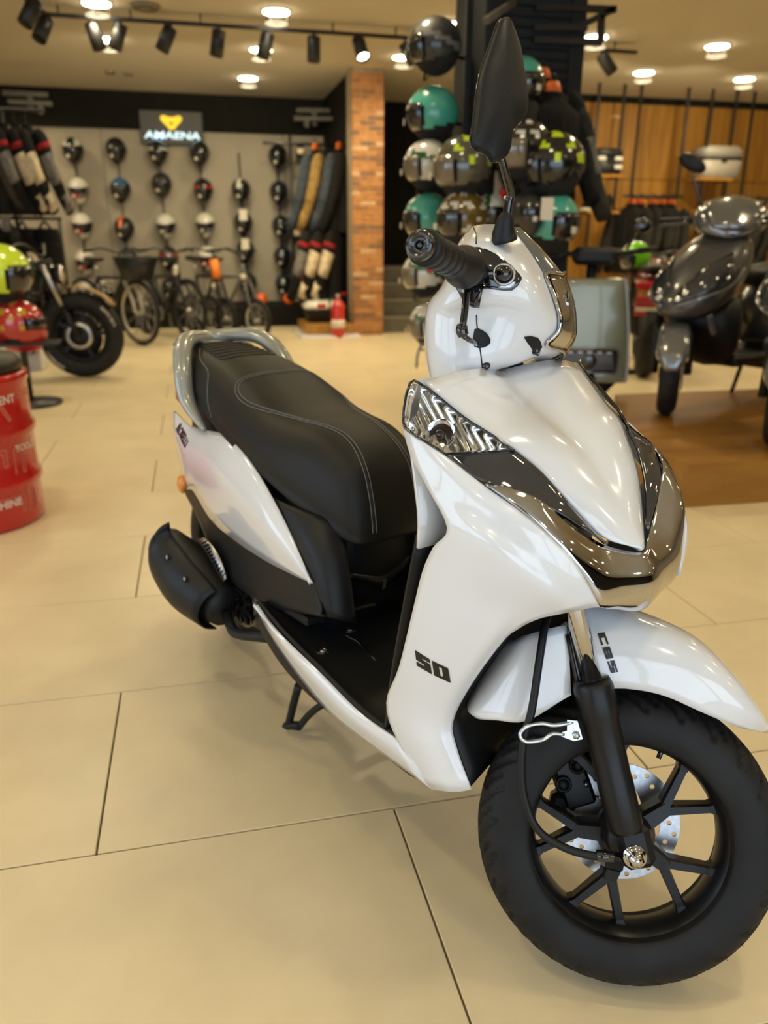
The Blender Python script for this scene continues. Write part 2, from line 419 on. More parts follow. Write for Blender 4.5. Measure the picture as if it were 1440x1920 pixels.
for nm, lb, x, y, r in (('ceiling_vent', 'round grey ceiling vent near the top edge, between two ceiling lights', (-0.241, 8.039, 3.05)[0], (-0.241, 8.039, 3.05)[1], .13), ('smoke_detector', 'small dark ceiling detector, left of its twin behind the track', (-0.794, 11.031, 3.05)[0], (-0.794, 11.031, 3.05)[1], .06), ('smoke_detector', 'small dark ceiling detector, right of its twin behind the track', (-0.595, 11.075, 3.05)[0], (-0.595, 11.075, 3.05)[1], .06)):
    o = MB().lathe([(r, 0), (r, -.012), (r*.85, -.03), (r*.4, -.034), (0, -.034)], 24).obj(nm, mat('grey_ceiling_fitting', (.22, .19, .14), .7, noise=.1)); o.location = (x, y, CEIL); tag(o, lb, 'detector' if nm.startswith('smoke') else 'vent')
    for k in range(2): MB().lathe([(r*(.5+.22*k), -.0345), (r*(.56+.22*k), -.0345), (r*(.56+.22*k), -.028), (r*(.5+.22*k), -.028)], 24, cap=False).obj('ring', M_gap, o)
for x in (-3.2, -1.0, 1.2, 3.4, 5.6, 7.8):
    for y in (-1.4, .8, 3.0, 5.2):
        l = bpy.data.objects.new('ceiling_lamp', LD if y > 5 else LDN); COL.objects.link(l); l.location = (x, y, CEIL-.03)
for x, y in ((-3.2, 8), (-3.2, 10.5), (7.8, 6.5), (-2.0, 11.4), (2.9, 6.5)):
    l = bpy.data.objects.new('ceiling_lamp', LD); COL.objects.link(l); l.location = (x, y, CEIL-.03)
# daylight enters through the glazed shop front: portals guide the sampling
for nm, loc, rot, sx, sy in (('front_portal', (.65, Y0R-.02, 1.4), (PI/2, 0, PI), 5.7, 2.55), ('side_portal', (X0R-.02, 0, 1.45), (PI/2, 0, PI/2), 6.2, 2.1)):
    pl_ = bpy.data.lights.new(nm, 'AREA'); pl_.shape = 'RECTANGLE'; pl_.size = sx; pl_.size_y = sy; pl_.cycles.is_portal = True
    po = bpy.data.objects.new(nm, pl_); COL.objects.link(po); po.location = loc; po.rotation_euler = rot


# ================================================================ the white scooter
M_white = mat('white_gloss_paint', (0.765, 0.78, 0.82), 0.16, coat=1.0, noise=0.01, nscale=3)
M_blk = mat('black_textured_plastic', (0.008, 0.0085, 0.0095), 0.45, bump=0.12, bscale=900, spec=.32)
M_blk_g = mat('black_gloss_plastic', (0.006, 0.006, 0.007), 0.08, coat=1.0, noise=0.05)
M_seat = mat('seat_vinyl', (0.011, 0.0105, 0.009), 0.50, bump=0.10, bscale=1400, spec=.30)
M_thread = mat('grey_thread', (0.16, 0.16, 0.15), 0.8, noise=0.2, nscale=900)
M_chrome = mat('chrome', (0.60, 0.60, 0.62), 0.05, metal=1.0, noise=0.02)
M_zinc = mat('zinc_plate', (0.62, 0.66, 0.72), 0.28, metal=1.0, noise=0.12, nscale=60)
M_steel = mat('brushed_steel', (0.50, 0.50, 0.51), 0.30, metal=1.0, noise=0.15, nscale=120)
M_silver = mat('silver_paint', (0.33, 0.335, 0.30), 0.3, metal=0.25, coat=.8, noise=0.04, nscale=300)
M_smoke = mat('smoked_lens', (0.03, 0.032, 0.036), 0.04, coat=1.0, noise=0.3, nscale=8)
M_clear = mat('clear_lens', (0.97, 0.98, 1.0), 0.02, trans=1.0, ior=1.25, noise=0.01)
M_amber = mat('amber_plastic', (0.75, 0.25, 0.02), 0.2, coat=0.5, noise=0.1)
M_rubber = mat('tyre_rubber', (0.010, 0.010, 0.011), 0.6, noise=0.35, nscale=18, bump=0.06, bscale=500, spec=.3)
M_cast = mat('black_cast_alloy', (0.007, 0.007, 0.0078), 0.36, noise=0.1, nscale=50, bump=0.05, bscale=900, spec=.35)
M_red = mat('red_plastic', (0.45, 0.01, 0.012), 0.25, noise=0.1)
M_decal = mat('black_decal', (0.006, 0.006, 0.006), 0.35, noise=0.1)
M_visor = mat('grey_visor_plastic', (0.10, 0.105, 0.11), 0.12, coat=1.0, noise=0.1)
# reflector with moulded ribs
M_refl = mat('ribbed_reflector', (0.80, 0.78, 0.74), 0.12, metal=1.0)
_nt = M_refl.node_tree; _w = _nt.nodes.new('ShaderNodeTexWave'); _w.inputs['Scale'].default_value = 34; _w.inputs['Distortion'].default_value = .6; _w.bands_direction = 'DIAGONAL'
_b = _nt.nodes.new('ShaderNodeBump'); _b.inputs['Strength'].default_value = .8; _b.inputs['Distance'].default_value = 0.0025
_t = [n for n in _nt.nodes if n.type == 'TEX_COORD'][0]
_nt.links.new(_t.outputs['Object'], _w.inputs['Vector']); _nt.links.new(_w.outputs['Fac'], _b.inputs['Height'])
_nt.links.new(_b.outputs['Normal'], _nt.nodes['Principled BSDF'].inputs['Normal'])

scooter = thing('motor_scooter', 'white motor scooter with black seat and chrome nose trim, its front wheel turned', 'scooter',
                (0.6035, 0.8976, 0), math.radians(-67.165))
RAKE, TRAIL, LOCK, RT = math.radians(26.5), 0.085, math.radians(48.6), 0.237
ST = T(TRAIL, 0, 0) @ Matrix.Rotation(LOCK, 4, Vector((-math.sin(RAKE), 0, math.cos(RAKE)))) @ T(-TRAIL, 0, 0)

def lerp(a, b, t): return tuple(p+(q-p)*t for p, q in zip(a, b))
def flip(p): return (p[0], -p[1], p[2])
def both(name, mb, mats, parent, crisp=None, lab=(None, None)):
    a = mb.obj(name, mats, parent, lab[0], crisp=crisp); b = mb.mirrored().obj(name, mats, parent, lab[1], crisp=crisp)
    return a, b

# ---- front panel between the two lamp strips
E_ = [(-0.312, -0.17, 0.939), (-0.227, -0.148, 0.887), (-0.184, -0.13, 0.87), (-0.15, -0.11, 0.846), (-0.115, -0.092, 0.813), (-0.089, -0.073, 0.781), (-0.058, -0.045, 0.743), (-0.027, -0.008, 0.729)]
C_ = [(-0.32, 0, 0.943), (-0.229, 0, 0.893), (-0.181, 0, 0.869), (-0.139, 0, 0.846), (-0.106, 0, 0.817), (-0.079, 0, 0.791), (-0.048, 0, 0.755), (-0.023, 0, 0.726)]
rows = []
for e, c in zip(E_, C_):
    k = abs(e[1])/0.17
    m1 = lerp(e, c, 0.32); m2 = lerp(e, c, 0.66)
    m1 = (m1[0]+0.010*k, m1[1], m1[2]+0.010*k); m2 = (m2[0]+0.009*k, m2[1], m2[2]+0.009*k)
    rows.append([e, m1, m2, c, flip(m2), flip(m1), flip(e)])
fp = MB().grid(rows, 4, 4, 0.006, side=-1).obj('front_panel', M_white, scooter)
# ---- lamp strips
IU = [(-0.323, -0.19, 0.938), (-0.306, -0.172, 0.931), (-0.238, -0.157, 0.897), (-0.196, -0.142, 0.878), (-0.163, -0.126, 0.858)]
IL = [(-0.31, -0.212, 0.885), (-0.29, -0.211, 0.871), (-0.266, -0.207, 0.863), (-0.245, -0.204, 0.857), (-0.229, -0.201, 0.852)]
SU = [(-0.163, -0.126, 0.858), (-0.13, -0.11, 0.837), (-0.102, -0.094, 0.807), (-0.078, -0.074, 0.774), (-0.054, -0.046, 0.738)]
SL = [(-0.229, -0.201, 0.852), (-0.181, -0.194, 0.833), (-0.145, -0.177, 0.822), (-0.092, -0.125, 0.795), (-0.051, -0.048, 0.736)]
def bulge(a, b, d, t=0.5):
    m = lerp(a, b, t); return (m[0]+d*0.55, m[1]-d*0.65, m[2]+d*0.5)
g = MB().grid([IU, [bulge(a, b, 0.004) for a, b in zip(IU, IL)], IL], 4, 4, 0.0022, side=-1)
r_ = MB().grid([[(x-.010, y+.012, z-.006) for x, y, z in IU], [(x-.012, y+.016, z-.008) for x, y, z in [lerp(a, b, .5) for a, b in zip(IU, IL)]], [(x-.008, y+.012, z) for x, y, z in IL]], 4, 4, 0.002, side=-1)
bl = MB().ball(bulge(IU[2], IL[2], -0.012, 0.62), (0.009, 0.006, 0.007)); bw = MB().lathe([(.006, 0), (.017, .004), (.022, .012), (.0225, .012), (.018, .003)], 24, align(bulge(IU[2], IL[2], -.020, .6), bulge(IU[2], IL[2], .5, .6)), cap=False)
bz = MB().tube([bulge(p, p, 0.001) for p in IU[::-1]+[IL[0]]+IL[1:]], 0.0022, 6, 3)
for k in (0, 1):
    q = lambda m: m if k == 0 else m.mirrored()
    lens = q(g).obj('indicator_lens', M_clear, scooter, 'clear ribbed indicator lens')
    q(r_).obj('reflector', M_refl, lens); q(bl).obj('bulb', M_amber, lens, 'amber bulb'); q(bw).obj('lamp_bowl', M_chrome, lens); q(bz).obj('bezel', M_blk_g, lens)
sm = MB().grid([SU, [bulge(a, b, 0.003) for a, b in zip(SU, SL)], SL], 5, 4, 0.004, side=-1)
both('smoked_lamp_cover', sm, M_smoke, scooter)
# ---- chrome nose trim
CU = [(-0.156, -0.184, 0.823), (-0.128, -0.163, 0.82), (-0.099, -0.138, 0.806), (-0.079, -0.1, 0.773), (-0.065, -0.075, 0.752), (-0.051, -0.052, 0.736), (-0.035, -0.025, 0.726), (-0.022, 0, 0.722)]
CL = [(-0.154, -0.188, 0.822), (-0.12, -0.175, 0.804), (-0.088, -0.16, 0.783), (-0.055, -0.14, 0.752), (-0.033, -0.112, 0.708), (-0.02, -0.088, 0.666), (-0.016, -0.045, 0.649), (-0.011, 0, 0.637)]
CM = []
for i, (a, b) in enumerate(zip(CU, CL)):
    d = 0.003+0.016*max(0, (i-2)/5)
    m = lerp(a, b, 0.5); CM.append((m[0]+d, m[1]-d*0.5*(1 if i < 7 else 0), m[2]+d*0.3))
full = lambda r: r + [flip(p) for p in r[-2::-1]]
MB().grid([full(CU), full(CM), full(CL), full([(x-.03, y*.93, z-.004) for x, y, z in CL])], 5, 5, 0.003, side=-1).obj('nose_trim', M_chrome, scooter, 'chrome nose trim')
# ---- leg shield, white outer panels
R_ = [
 [(-0.311, -0.213, 0.88), (-0.233, -0.204, 0.854), (-0.16, -0.189, 0.822), (-0.093, -0.163, 0.786), (-0.041, -0.128, 0.734), (-0.017, -0.092, 0.664)],
 [(-0.284, -0.219, 0.843), (-0.21, -0.21, 0.831), (-0.146, -0.194, 0.803), (-0.087, -0.169, 0.765), (-0.042, -0.138, 0.717), (-0.023, -0.104, 0.664)],
 [(-0.237, -0.224, 0.805), (-0.18, -0.214, 0.792), (-0.13, -0.197, 0.77), (-0.082, -0.172, 0.737), (-0.049, -0.146, 0.699), (-0.033, -0.115, 0.659)],
 [(-0.187, -0.226, 0.757), (-0.151, -0.217, 0.758), (-0.11, -0.199, 0.74), (-0.076, -0.175, 0.71), (-0.054, -0.152, 0.683), (-0.048, -0.124, 0.652)],
 [(-0.213, -0.229, 0.72), (-0.166, -0.219, 0.722), (-0.127, -0.201, 0.705), (-0.098, -0.179, 0.682), (-0.086, -0.16, 0.658), (-0.083, -0.14, 0.633)],
 [(-0.236, -0.229, 0.674), (-0.193, -0.221, 0.676), (-0.158, -0.205, 0.665), (-0.13, -0.184, 0.646), (-0.114, -0.17, 0.63), (-0.11, -0.151, 0.609)],
 [(-0.256, -0.229, 0.606), (-0.22, -0.222, 0.612), (-0.185, -0.21, 0.609), (-0.154, -0.19, 0.598), (-0.136, -0.177, 0.591), (-0.134, -0.158, 0.578)],
 [(-0.294, -0.226, 0.485), (-0.263, -0.221, 0.493), (-0.234, -0.212, 0.498), (-0.205, -0.198, 0.497), (-0.189, -0.186, 0.494), (-0.186, -0.168, 0.482)],
 [(-0.335, -0.221, 0.394), (-0.306, -0.219, 0.398), (-0.272, -0.212, 0.403), (-0.245, -0.2, 0.406), (-0.227, -0.187, 0.406), (-0.22, -0.17, 0.4)],
 [(-0.312, -0.215, 0.332), (-0.282, -0.214, 0.342), (-0.253, -0.209, 0.351), (-0.23, -0.199, 0.356), (-0.214, -0.187, 0.359), (-0.206, -0.172, 0.358)],
 [(-0.236, -0.2, 0.271), (-0.218, -0.199, 0.28), (-0.201, -0.195, 0.287), (-0.189, -0.188, 0.291), (-0.179, -0.18, 0.295), (-0.17, -0.17, 0.3)]]
shield = MB().grid(R_, 4, 4, 0.007, side=-1)
sh_r, sh_l = both('leg_shield', shield, M_white, scooter)
ARCH = [r[-1] for r in R_]
# black inner arch behind the front wheel
rows = []
for x, y, z in ARCH:
    rows.append([(x-.006, y+.006, z), (x-.03, -0.085, z+.006), (x-.045, 0, z+.008), (x-.03, 0.085, z+.006), (x-.006, -y-.006, z)])
MB().grid(rows, 3, 3, 0.004, side=-1).obj('inner_arch', M_blk, scooter)
# inner leg shield facing the rider
rows = [[(x, s*w, z) for s in (-1, -.6, 0, .6, 1)] for x, z, w in ((-0.335, .94, .165), (-.318, .88, .198), (-.27, .76, .215), (-.265, .70, .218))]
MB().grid(rows, 2, 3, 0.006, side=1).obj('inner_fairing', M_white, scooter)
rows = [[(x-.004-(0.03 if abs(s) < .5 else 0), s*w, z) for s in (-1, -.6, 0, .6, 1)] for x, z, w in ((-.265, .72, .217), (-.295, .58, .219), (-.325, .45, .217), (-.355, .325, .208))]
MB().grid(rows, 2, 3, 0.006, side=1).obj('knee_panel', M_blk, scooter)
MB().loft([[(-0.201, -0.215, 0.754), (-0.19, -0.21, 0.749), (-0.191, -0.21, 0.741), (-0.199, -0.215, 0.738)], [lerp(p, (-.28, -.12, .73), .8) for p in ((-0.201, -0.215, 0.754), (-0.19, -0.21, 0.749), (-0.191, -0.21, 0.741), (-0.199, -0.215, 0.738))]]).obj('trim_clip', M_blk_g, scooter)
# ---- sill, floorboard, skirt
U_ = [(-0.839, -0.213, 0.382), (-0.712, -0.216, 0.359), (-0.57, -0.217, 0.344), (-0.429, -0.215, 0.324), (-0.314, -0.211, 0.327)]
Md = [(-0.822, -0.219, 0.383), (-0.718, -0.223, 0.353), (-0.584, -0.224, 0.326), (-0.45, -0.221, 0.304), (-0.276, -0.212, 0.305)]
Lo = [(-0.845, -0.207, 0.362), (-0.775, -0.208, 0.322), (-0.647, -0.207, 0.276), (-0.515, -0.203, 0.251), (-0.236, -0.197, 0.268)]
both('sill', MB().grid([U_, Md, Lo], 6, 4, 0.006, side=-1), M_white, scooter)
SK = [(-0.866, -0.196, 0.316), (-0.796, -0.2, 0.281), (-0.716, -0.2, 0.258), (-0.58, -0.196, 0.248), (-0.318, -0.188, 0.251)]
both('skirt', MB().grid([[(x, y+.004, z+.004) for x, y, z in Lo], SK, [(x, y*.6, z-.005) for x, y, z in SK]], 4, 3, 0.005, side=-1), M_blk, scooter)
rows = []
for (x, y, z) in U_[::-1]:
    rows.append([(x, y+.004, z-.001), (x, y+.012, z+.004), (x, y+.03, z-.006), (x, y*.5, z-.006), (x, 0, z-.004), (x, -y*.5, z-.006), (x, -y-.03, z-.006), (x, -y-.012, z+.004), (x, -y-.004, z-.001)])
fl = MB().grid(rows, 3, 4, 0.01, side=1).obj('floorboard', M_blk, scooter)
for p in ((-.626, -.169, .343), (-.663, -.078, .348)):
    for s in (1, -1):
        m = T(p[0], p[1]*s, p[2]+.001)
        MB().lathe([(0.0135, -.002), (0.0135, .0015), (0.009, .002), (0.009, -.001)], 18, m).obj('bolt_well', M_blk_g, fl)
        MB().lathe([(0.0055, -.002), (0.0055, .001), (0.0, .0025)], 12, m).obj('floor_bolt', M_zinc, fl)
MB().tube([(-.543, -.094, .335), (-.615, -.088, .344), (-.649, -.095, .347), (-.673, -.086, .350), (-.688, -.063, .352)], 0.0022, 6, 4).obj('floor_seam', M_blk_g, fl)
MB().box((-0.716, -0.165, 0.392), (0.10, 0.035, 0.02), rot=RY(-4), bev=.004).obj('heel_block', M_blk, scooter)
# ---- body under the seat
rows = [[(x-.07, -w, z), (x-.012, -w*.72, z), (x, 0, z), (x-.012, w*.72, z), (x-.07, w, z)] for x, z, w in ((-.645, .60, .112), (-.648, .50, .128), (-.668, .42, .134), (-.70, .335, .14))]
bc = MB().grid(rows, 4, 4, 0.01, side=-1).obj('battery_cover', M_blk, scooter)
v0 = [(-.660, -.084, .486), (-.656, -.040, .471), (-.656, .002, .456), (-.656, .036, .468), (-.656, .067, .485), (-.664, .094, .490)]; v1 = [(-.662, -.084, .472), (-.660, -.036, .450), (-.666, .012, .424), (-.661, .044, .442), (-.661, .076, .462), (-.668, .098, .470)]
MB().grid([[(x+.003, y, z) for x, y, z in v0], [(x+.006, y, z-.002) for x, y, z in v1]], 3, 2, 0.006, side=-1).obj('vent_slot', M_decal, bc)
MB().prism([(-.662, .004, .424), (-.662, .012, .425), (-.656, .011, .448), (-.656, .004, .450)], (.004, 0, 0)).obj('slot_catch', M_zinc, bc, 'pale metal catch in the slot')
rows = [[(-0.835, -0.163, 0.619), (-0.762, -0.156, 0.618), (-0.686, -0.132, 0.612), (-0.654, -0.095, 0.593)],
        [(-0.723, -0.174, 0.561), (-0.673, -0.166, 0.568), (-0.631, -0.142, 0.56), (-0.616, -0.112, 0.547)],
        [(-0.648, -0.177, 0.494), (-0.616, -0.17, 0.499), (-0.594, -0.147, 0.492), (-0.588, -0.12, 0.483)],
        [(-0.602, -0.177, 0.435), (-0.586, -0.166, 0.434), (-0.576, -0.147, 0.427), (-0.572, -0.122, 0.417)]]
both('body_pillar', MB().grid(rows, 3, 4, 0.008, side=-1), M_blk, scooter)
PU = [(-1.474, -0.12, 0.692), (-1.347, -0.132, 0.679), (-1.21, -0.142, 0.691), (-1.065, -0.152, 0.705), (-0.924, -0.163, 0.674), (-0.812, -0.17, 0.62), (-0.72, -0.176, 0.56), (-0.646, -0.178, 0.493)]
PM = [(-1.425, -0.142, 0.647), (-1.317, -0.162, 0.611), (-1.197, -0.174, 0.622), (-1.048, -0.188, 0.622), (-0.922, -0.194, 0.599), (-0.797, -0.196, 0.567), (-0.708, -0.189, 0.531), (-0.641, -0.18, 0.494)]
PL = [(-1.456, -0.128, 0.576), (-1.386, -0.138, 0.498), (-1.301, -0.15, 0.509), (-1.171, -0.165, 0.476), (-1.034, -0.175, 0.469), (-0.857, -0.182, 0.474), (-0.732, -0.182, 0.483), (-0.644, -0.178, 0.49)]
rp = MB().grid([PU, PM, PL], 6, 4, 0.008, side=-1)
rp_r, rp_l = both('rear_side_panel', rp, M_white, scooter)
QU = [(-1.404, -0.132, 0.504), (-1.318, -0.144, 0.512), (-1.186, -0.158, 0.48), (-1.048, -0.168, 0.471), (-0.872, -0.174, 0.475), (-0.745, -0.175, 0.483), (-0.655, -0.173, 0.491), (-0.623, -0.174, 0.465)]
QL = [(-1.444, -0.11, 0.45), (-1.321, -0.13, 0.423), (-1.216, -0.145, 0.376), (-1.111, -0.157, 0.337), (-0.954, -0.17, 0.344), (-0.803, -0.176, 0.37), (-0.678, -0.178, 0.409), (-0.6, -0.178, 0.434)]
QB = [(x, y*.3, z-.01) for x, y, z in QL]
both('lower_side_panel', MB().grid([QU, [bulge(a, b, .006) for a, b in zip(QU, QL)], QL, QB], 4, 4, 0.006, side=-1), M_blk, scooter)
# core behind the panels: engine bay and tunnel
m = MB()
m.loft([[(x, -w, zb), (x, -w, zt), (x, w, zt), (x, w, zb)] for x, zb, zt, w in ((-1.42, .62, .78, .09), (-1.30, .52, .76, .12), (-1.0, .42, .66, .13), (-.68, .34, .58, .11))])
m.loft([[(x, -w, zb), (x, -w, zt), (x, w, zt), (x, w, zb)] for x, zb, zt, w in ((-.86, .24, .36, .13), (-.5, .22, .30, .13), (-.26, .24, .30, .12))])
m.loft([[(x, -w, zb), (x, -w, zt), (x, w, zt), (x, w, zb)] for x, zb, zt, w in ((-.32, .25, .86, .06), (-.22, .40, .86, .06))])
m.obj('frame', M_blk, scooter)
# ---- seat
ST_ = [(-.598, .572, .60, .03), (-.606, .562, .632, .075), (-.618, .562, .675, .095), (-.64, .568, .718, .11), (-.69, .585, .755, .128), (-.76, .608, .774, .143), (-.84, .635, .778, .153), (-.92, .655, .788, .156),
       (-1.0, .675, .812, .155), (-1.09, .695, .84, .149), (-1.18, .715, .857, .14), (-1.28, .745, .868, .131), (-1.36, .768, .875, .119), (-1.42, .792, .878, .10), (-1.452, .82, .872, .072), (-1.468, .845, .864, .03)]
secs = []
for x, zb, zt, w in ST_:
    h = zt-zb
    half = [(-w*.86, zb), (-w, zb+.20*h), (-w*.985, zb+.45*h), (-w*.88, zb+.72*h), (-w*.66, zb+.915*h), (-w*.34, zt-.012*h)]
    secs.append([(x, y, z) for y, z in half] + [(x, 0, zt)] + [(x, -y, z) for y, z in half[::-1]])
sb = MB().loft(secs, 4, 5)
seat = sb.obj('seat', M_seat, scooter)
from mathutils.bvhtree import BVHTree
BV = BVHTree.FromPolygons([Vector(v) for v in sb.v], sb.f)
def on_seat(pts, off, n=8):
    out = []
    for p in (spline(pts, n) if n > 1 else pts):
        c, nn, i, d = BV.find_nearest(Vector(p))
        d_ = (c - Vector((-1.0, 0, .66))); nn = nn if nn.dot(d_) > 0 else -nn
        out.append(c + nn*off)
    return out
RR = [(-.603, -.060, .585), (-.616, -.060, .654), (-.645, -.058, .715), (-.684, -.054, .747), (-.726, -.055, .763), (-.784, -.066, .771), (-.876, -.086, .774), (-.973, -.116, .778), (-1.035, -.122, .787), (-1.076, -.115, .806), (-1.092, -.095, .826), (-1.092, -.058, .838)]
ring_r = RR + [(-1.090, 0, .84)] + [flip(p) for p in RR[::-1]]
outer_ = on_seat(ring_r, .0006); n_o = len(outer_)
MB().tube(outer_, 0.0011, 6).obj('seam', M_thread, seat, 'grey stitched seam')
inner_ = []
for k, p in enumerate(outer_):
    t_ = (outer_[min(k+1, n_o-1)]-outer_[max(k-1, 0)]).normalized(); nn_ = BV.find_nearest(p)[1]
    nn_ = nn_ if nn_.dot(p-Vector((-1, 0, .62))) > 0 else -nn_
    inner_.append(p + t_.cross(nn_)*(.0085 if t_.cross(nn_).dot(Vector((-.85, 0, .77))-p) > 0 else -.0085))
MB().tube(on_seat(inner_, .0006, 1), 0.0011, 6).obj('seam', M_thread, seat, 'grey stitched seam')
MB().tube(on_seat([(a+b)/2 for a, b in zip(outer_, inner_)], .0001, 1), 0.0016, 6).obj('piping', M_decal, seat)
both('seam', MB().tube(on_seat([(-1.16, -0.135, 0.712), (-1.19, -0.128, 0.774), (-1.226, -0.115, 0.827), (-1.308, -0.095, 0.844), (-1.372, -0.07, 0.86)], .0006), 0.0011, 6), M_thread, seat, lab=('grey stitched seam',)*2)
for k in range(7):
    x = -1.225-.028*k; w = .085-.003*k
    MB().tube(on_seat([(x-.02, -w, .88), (x, -w*.9, .9), (x, 0, .9), (x, w*.9, .9), (x-.02, w, .88)], .0001, 5), 0.0024, 6).obj('seat_rib', M_seat, seat)
# ---- grab rail
gr = [((-1.198, -0.15, 0.695)), (-1.283, -0.153, 0.753), (-1.313, -0.148, 0.819), (-1.358, -0.125, 0.872), (-1.404, -0.085, 0.893), (-1.474, 0, 0.887)]
rad = [.008, .021, .024, .024, .022, .02]
gfull = gr + [flip(p) for p in gr[-2::-1]]
gm = MB().tube(gfull, rad + rad[-2::-1], 12, 5, flat=0.8)
rail = gm.obj('grab_rail', M_silver, scooter)
tl = MB().grid([[(-1.415, -.10, .855), (-1.42, 0, .868), (-1.415, .10, .855)], [(-1.50, -.095, .862), (-1.515, 0, .872), (-1.50, .095, .862)]], 3, 3, .01, side=-1); tl.obj('rail_bridge', M_silver, rail)
MB().loft([[(-1.40, -.11, .70), (-1.40, .11, .70), (-1.40, .11, .80), (-1.40, -.11, .80)], [(-1.50, -.10, .72), (-1.50, .10, .72), (-1.49, .10, .81), (-1.49, -.10, .81)], [(-1.53, -.06, .74), (-1.53, .06, .74), (-1.52, .06, .79), (-1.52, -.06, .79)]]).obj('tail_lamp', M_red, scooter, 'red tail lamp')
for s in (1, -1):
    p = (-1.377, -0.15, 0.509)
    MB().ball((p[0], p[1]*s, p[2]), (.018, .012, .026)).obj('rear_indicator', M_amber, scooter, 'round amber rear indicator')
# ---- exhaust, engine, stands
mx = [(-1.344, -0.22, 0.358), (-1.24, -0.215, 0.333), (-1.133, -0.205, 0.302), (-1.043, -0.19, 0.281)]
ms = MB().tube(mx, [.052, .068, .072, .05], 18, 5); muff = ms.obj('muffler', M_blk, scooter)
gd = MB()
rows = []
for (x, y, z), r in zip([(-1.258, -0.235, 0.403), (-1.252, -0.23, 0.355), (-1.15, -0.225, 0.315), (-1.039, -0.21, 0.286)], (.058, .072, .076, .058)):
    rows.append([(x+math.sin(a)*.3*r, y-math.cos(a)*r*.95, z+math.sin(a)*r) for a in (-1.5, -.9, -.3, .3, .9, 1.4)])
gd.grid(rows, 3, 4, .004, side=1).obj('heat_guard', M_blk, muff)
for p in ((-1.178, -.277, .392), (-1.095, -.268, .361)):
    MB().lathe([(.009, 0), (.009, .004), (.006, .0045), (.006, .001)], 14, align(p, (p[0]-.1, p[1]-1, p[2]))).obj('bolt_well', M_blk_g, muff)
    MB().ball((p[0], p[1]-.002, p[2]), (.0065, .004, .0065), 10, 6).obj('guard_bolt', M_zinc, muff)
hs = MB().grid([[(-1.203, -0.185, 0.41), (-1.141, -0.19, 0.396), (-1.083, -0.192, 0.373), (-1.052, -0.19, 0.347)], [(-1.177, -0.178, 0.422), (-1.116, -0.18, 0.416), (-1.061, -0.184, 0.393), (-1.042, -0.184, 0.36)]], 3, 2, .004, side=-1)
hp = hs.obj('heat_shield', M_steel, muff, 'perforated silver heat shield')
for k in range(11):
    a = lerp((-1.163, -0.192, 0.415), (-1.045, -0.196, 0.365), k/10); b = lerp((-1.146, -0.186, 0.424), (-1.04, -0.191, 0.374), k/10)
    MB().bar(a, b, .0035, .004).obj('louvre', M_blk_g, hp)
MB().tube([(-1.045, -0.19, 0.266), (-1.005, -0.2, 0.254), (-0.967, -0.2, 0.246), (-0.874, -0.17, 0.267), (-0.851, -0.12, 0.248)], .013, 10, 4).obj('exhaust_pipe', M_blk, scooter)
e = MB(); e.lathe([(.02, -.10), (.085, -.095), (.10, -.06), (.10, .05), (.07, .09), (.02, .1)], 24, T(-1.02, -.05, .30) @ RX(90)); e.box((-1.13, .10, .27), (.42, .09, .13), bev=.03)
for k in range(7): e.lathe([(.075, -.004), (.075, .004)], 20, T(-.90+.018*k, -.02, .33) @ RY(90))
e.obj('engine', M_cast, scooter)
fan = MB().lathe([(.018, 0), (.062, 0), (.066, .008), (.066, -.02)], 24, align((-1.02, -.152, .30), (-1.02, -.2, .30))); fo = fan.obj('fan_cover', M_blk_g, scooter)
for k in range(10):
    a = 2*PI*k/10
    MB().bar((-1.02+.02*math.cos(a), -.162, .30+.02*math.sin(a)), (-1.02+.06*math.cos(a+.25), -.162, .30+.06*math.sin(a+.25)), .006, .004).obj('fan_slat', M_cast, fo)
f0 = (0.149, 1.645, 0.013); 
cs = MB()
P0, P1, P2, P3 = (-0.811, -0.125, 0.156), (-0.831, -0.13, 0.094), (-0.85, -0.135, 0.029), (-0.812, -0.125, 0.044)
cs.tube([P0, P1, P2], .0095, 10, 4); cs.tube([(-0.854, -0.14, 0.021), P2, P3], .011, 10, 3)
cs.tube([P3, (-0.782, -0.115, 0.088), (-0.748, -0.1, 0.126), (-0.728, -0.06, 0.139)], .0085, 10, 4)
lf = [flip(P0), flip(P1), flip(P2)]
cs.tube(lf, .0095, 10, 4); cs.tube([flip(P2), flip(P3)], .011, 10, 2)
cs.tube([P0, flip(P0)], .012, 10)
cs.obj('centre_stand', M_blk, scooter)

# ---- wheels: tyre with cut tread, cast rim with five Y spokes
def tyre_mb(R, hw, depth=.0055, grooves=24, nth=480, nph=48):
    m = MB(); vs = []
    for i in range(nth):
        th = 2*PI*i/nth
        for j in range(nph):
            ph = 2*PI*j/nph
            c, s = math.cos(ph), math.sin(ph)
            r = R-.053+.053*math.copysign(abs(c)**.85, c); y = hw*math.copysign(abs(s)**.9, s)
            if c < -.55: r = max(r, R-.083)
            if c > .12:
                u = (th*grooves/(2*PI) + (.9 if y > 0 else .4) + abs(y)/hw*1.55) % 1.0
                if u < .20 and abs(y) > hw*.12 and abs(y) < hw*.93: r -= depth; y *= .985
                if (u > .52 and u < .67) and hw*.42 < abs(y) < hw*.80: r -= depth
            vs.append((r*math.cos(th), y, r*math.sin(th)))
    fs = []
    for i in range(nth):
        k = (i+1) % nth
        for j in range(nph):
            l = (j+1) % nph
            fs.append((i*nph+j, i*nph+l, k*nph+l, k*nph+j))
    m.add(vs, fs); return m
YAX = RX(90)
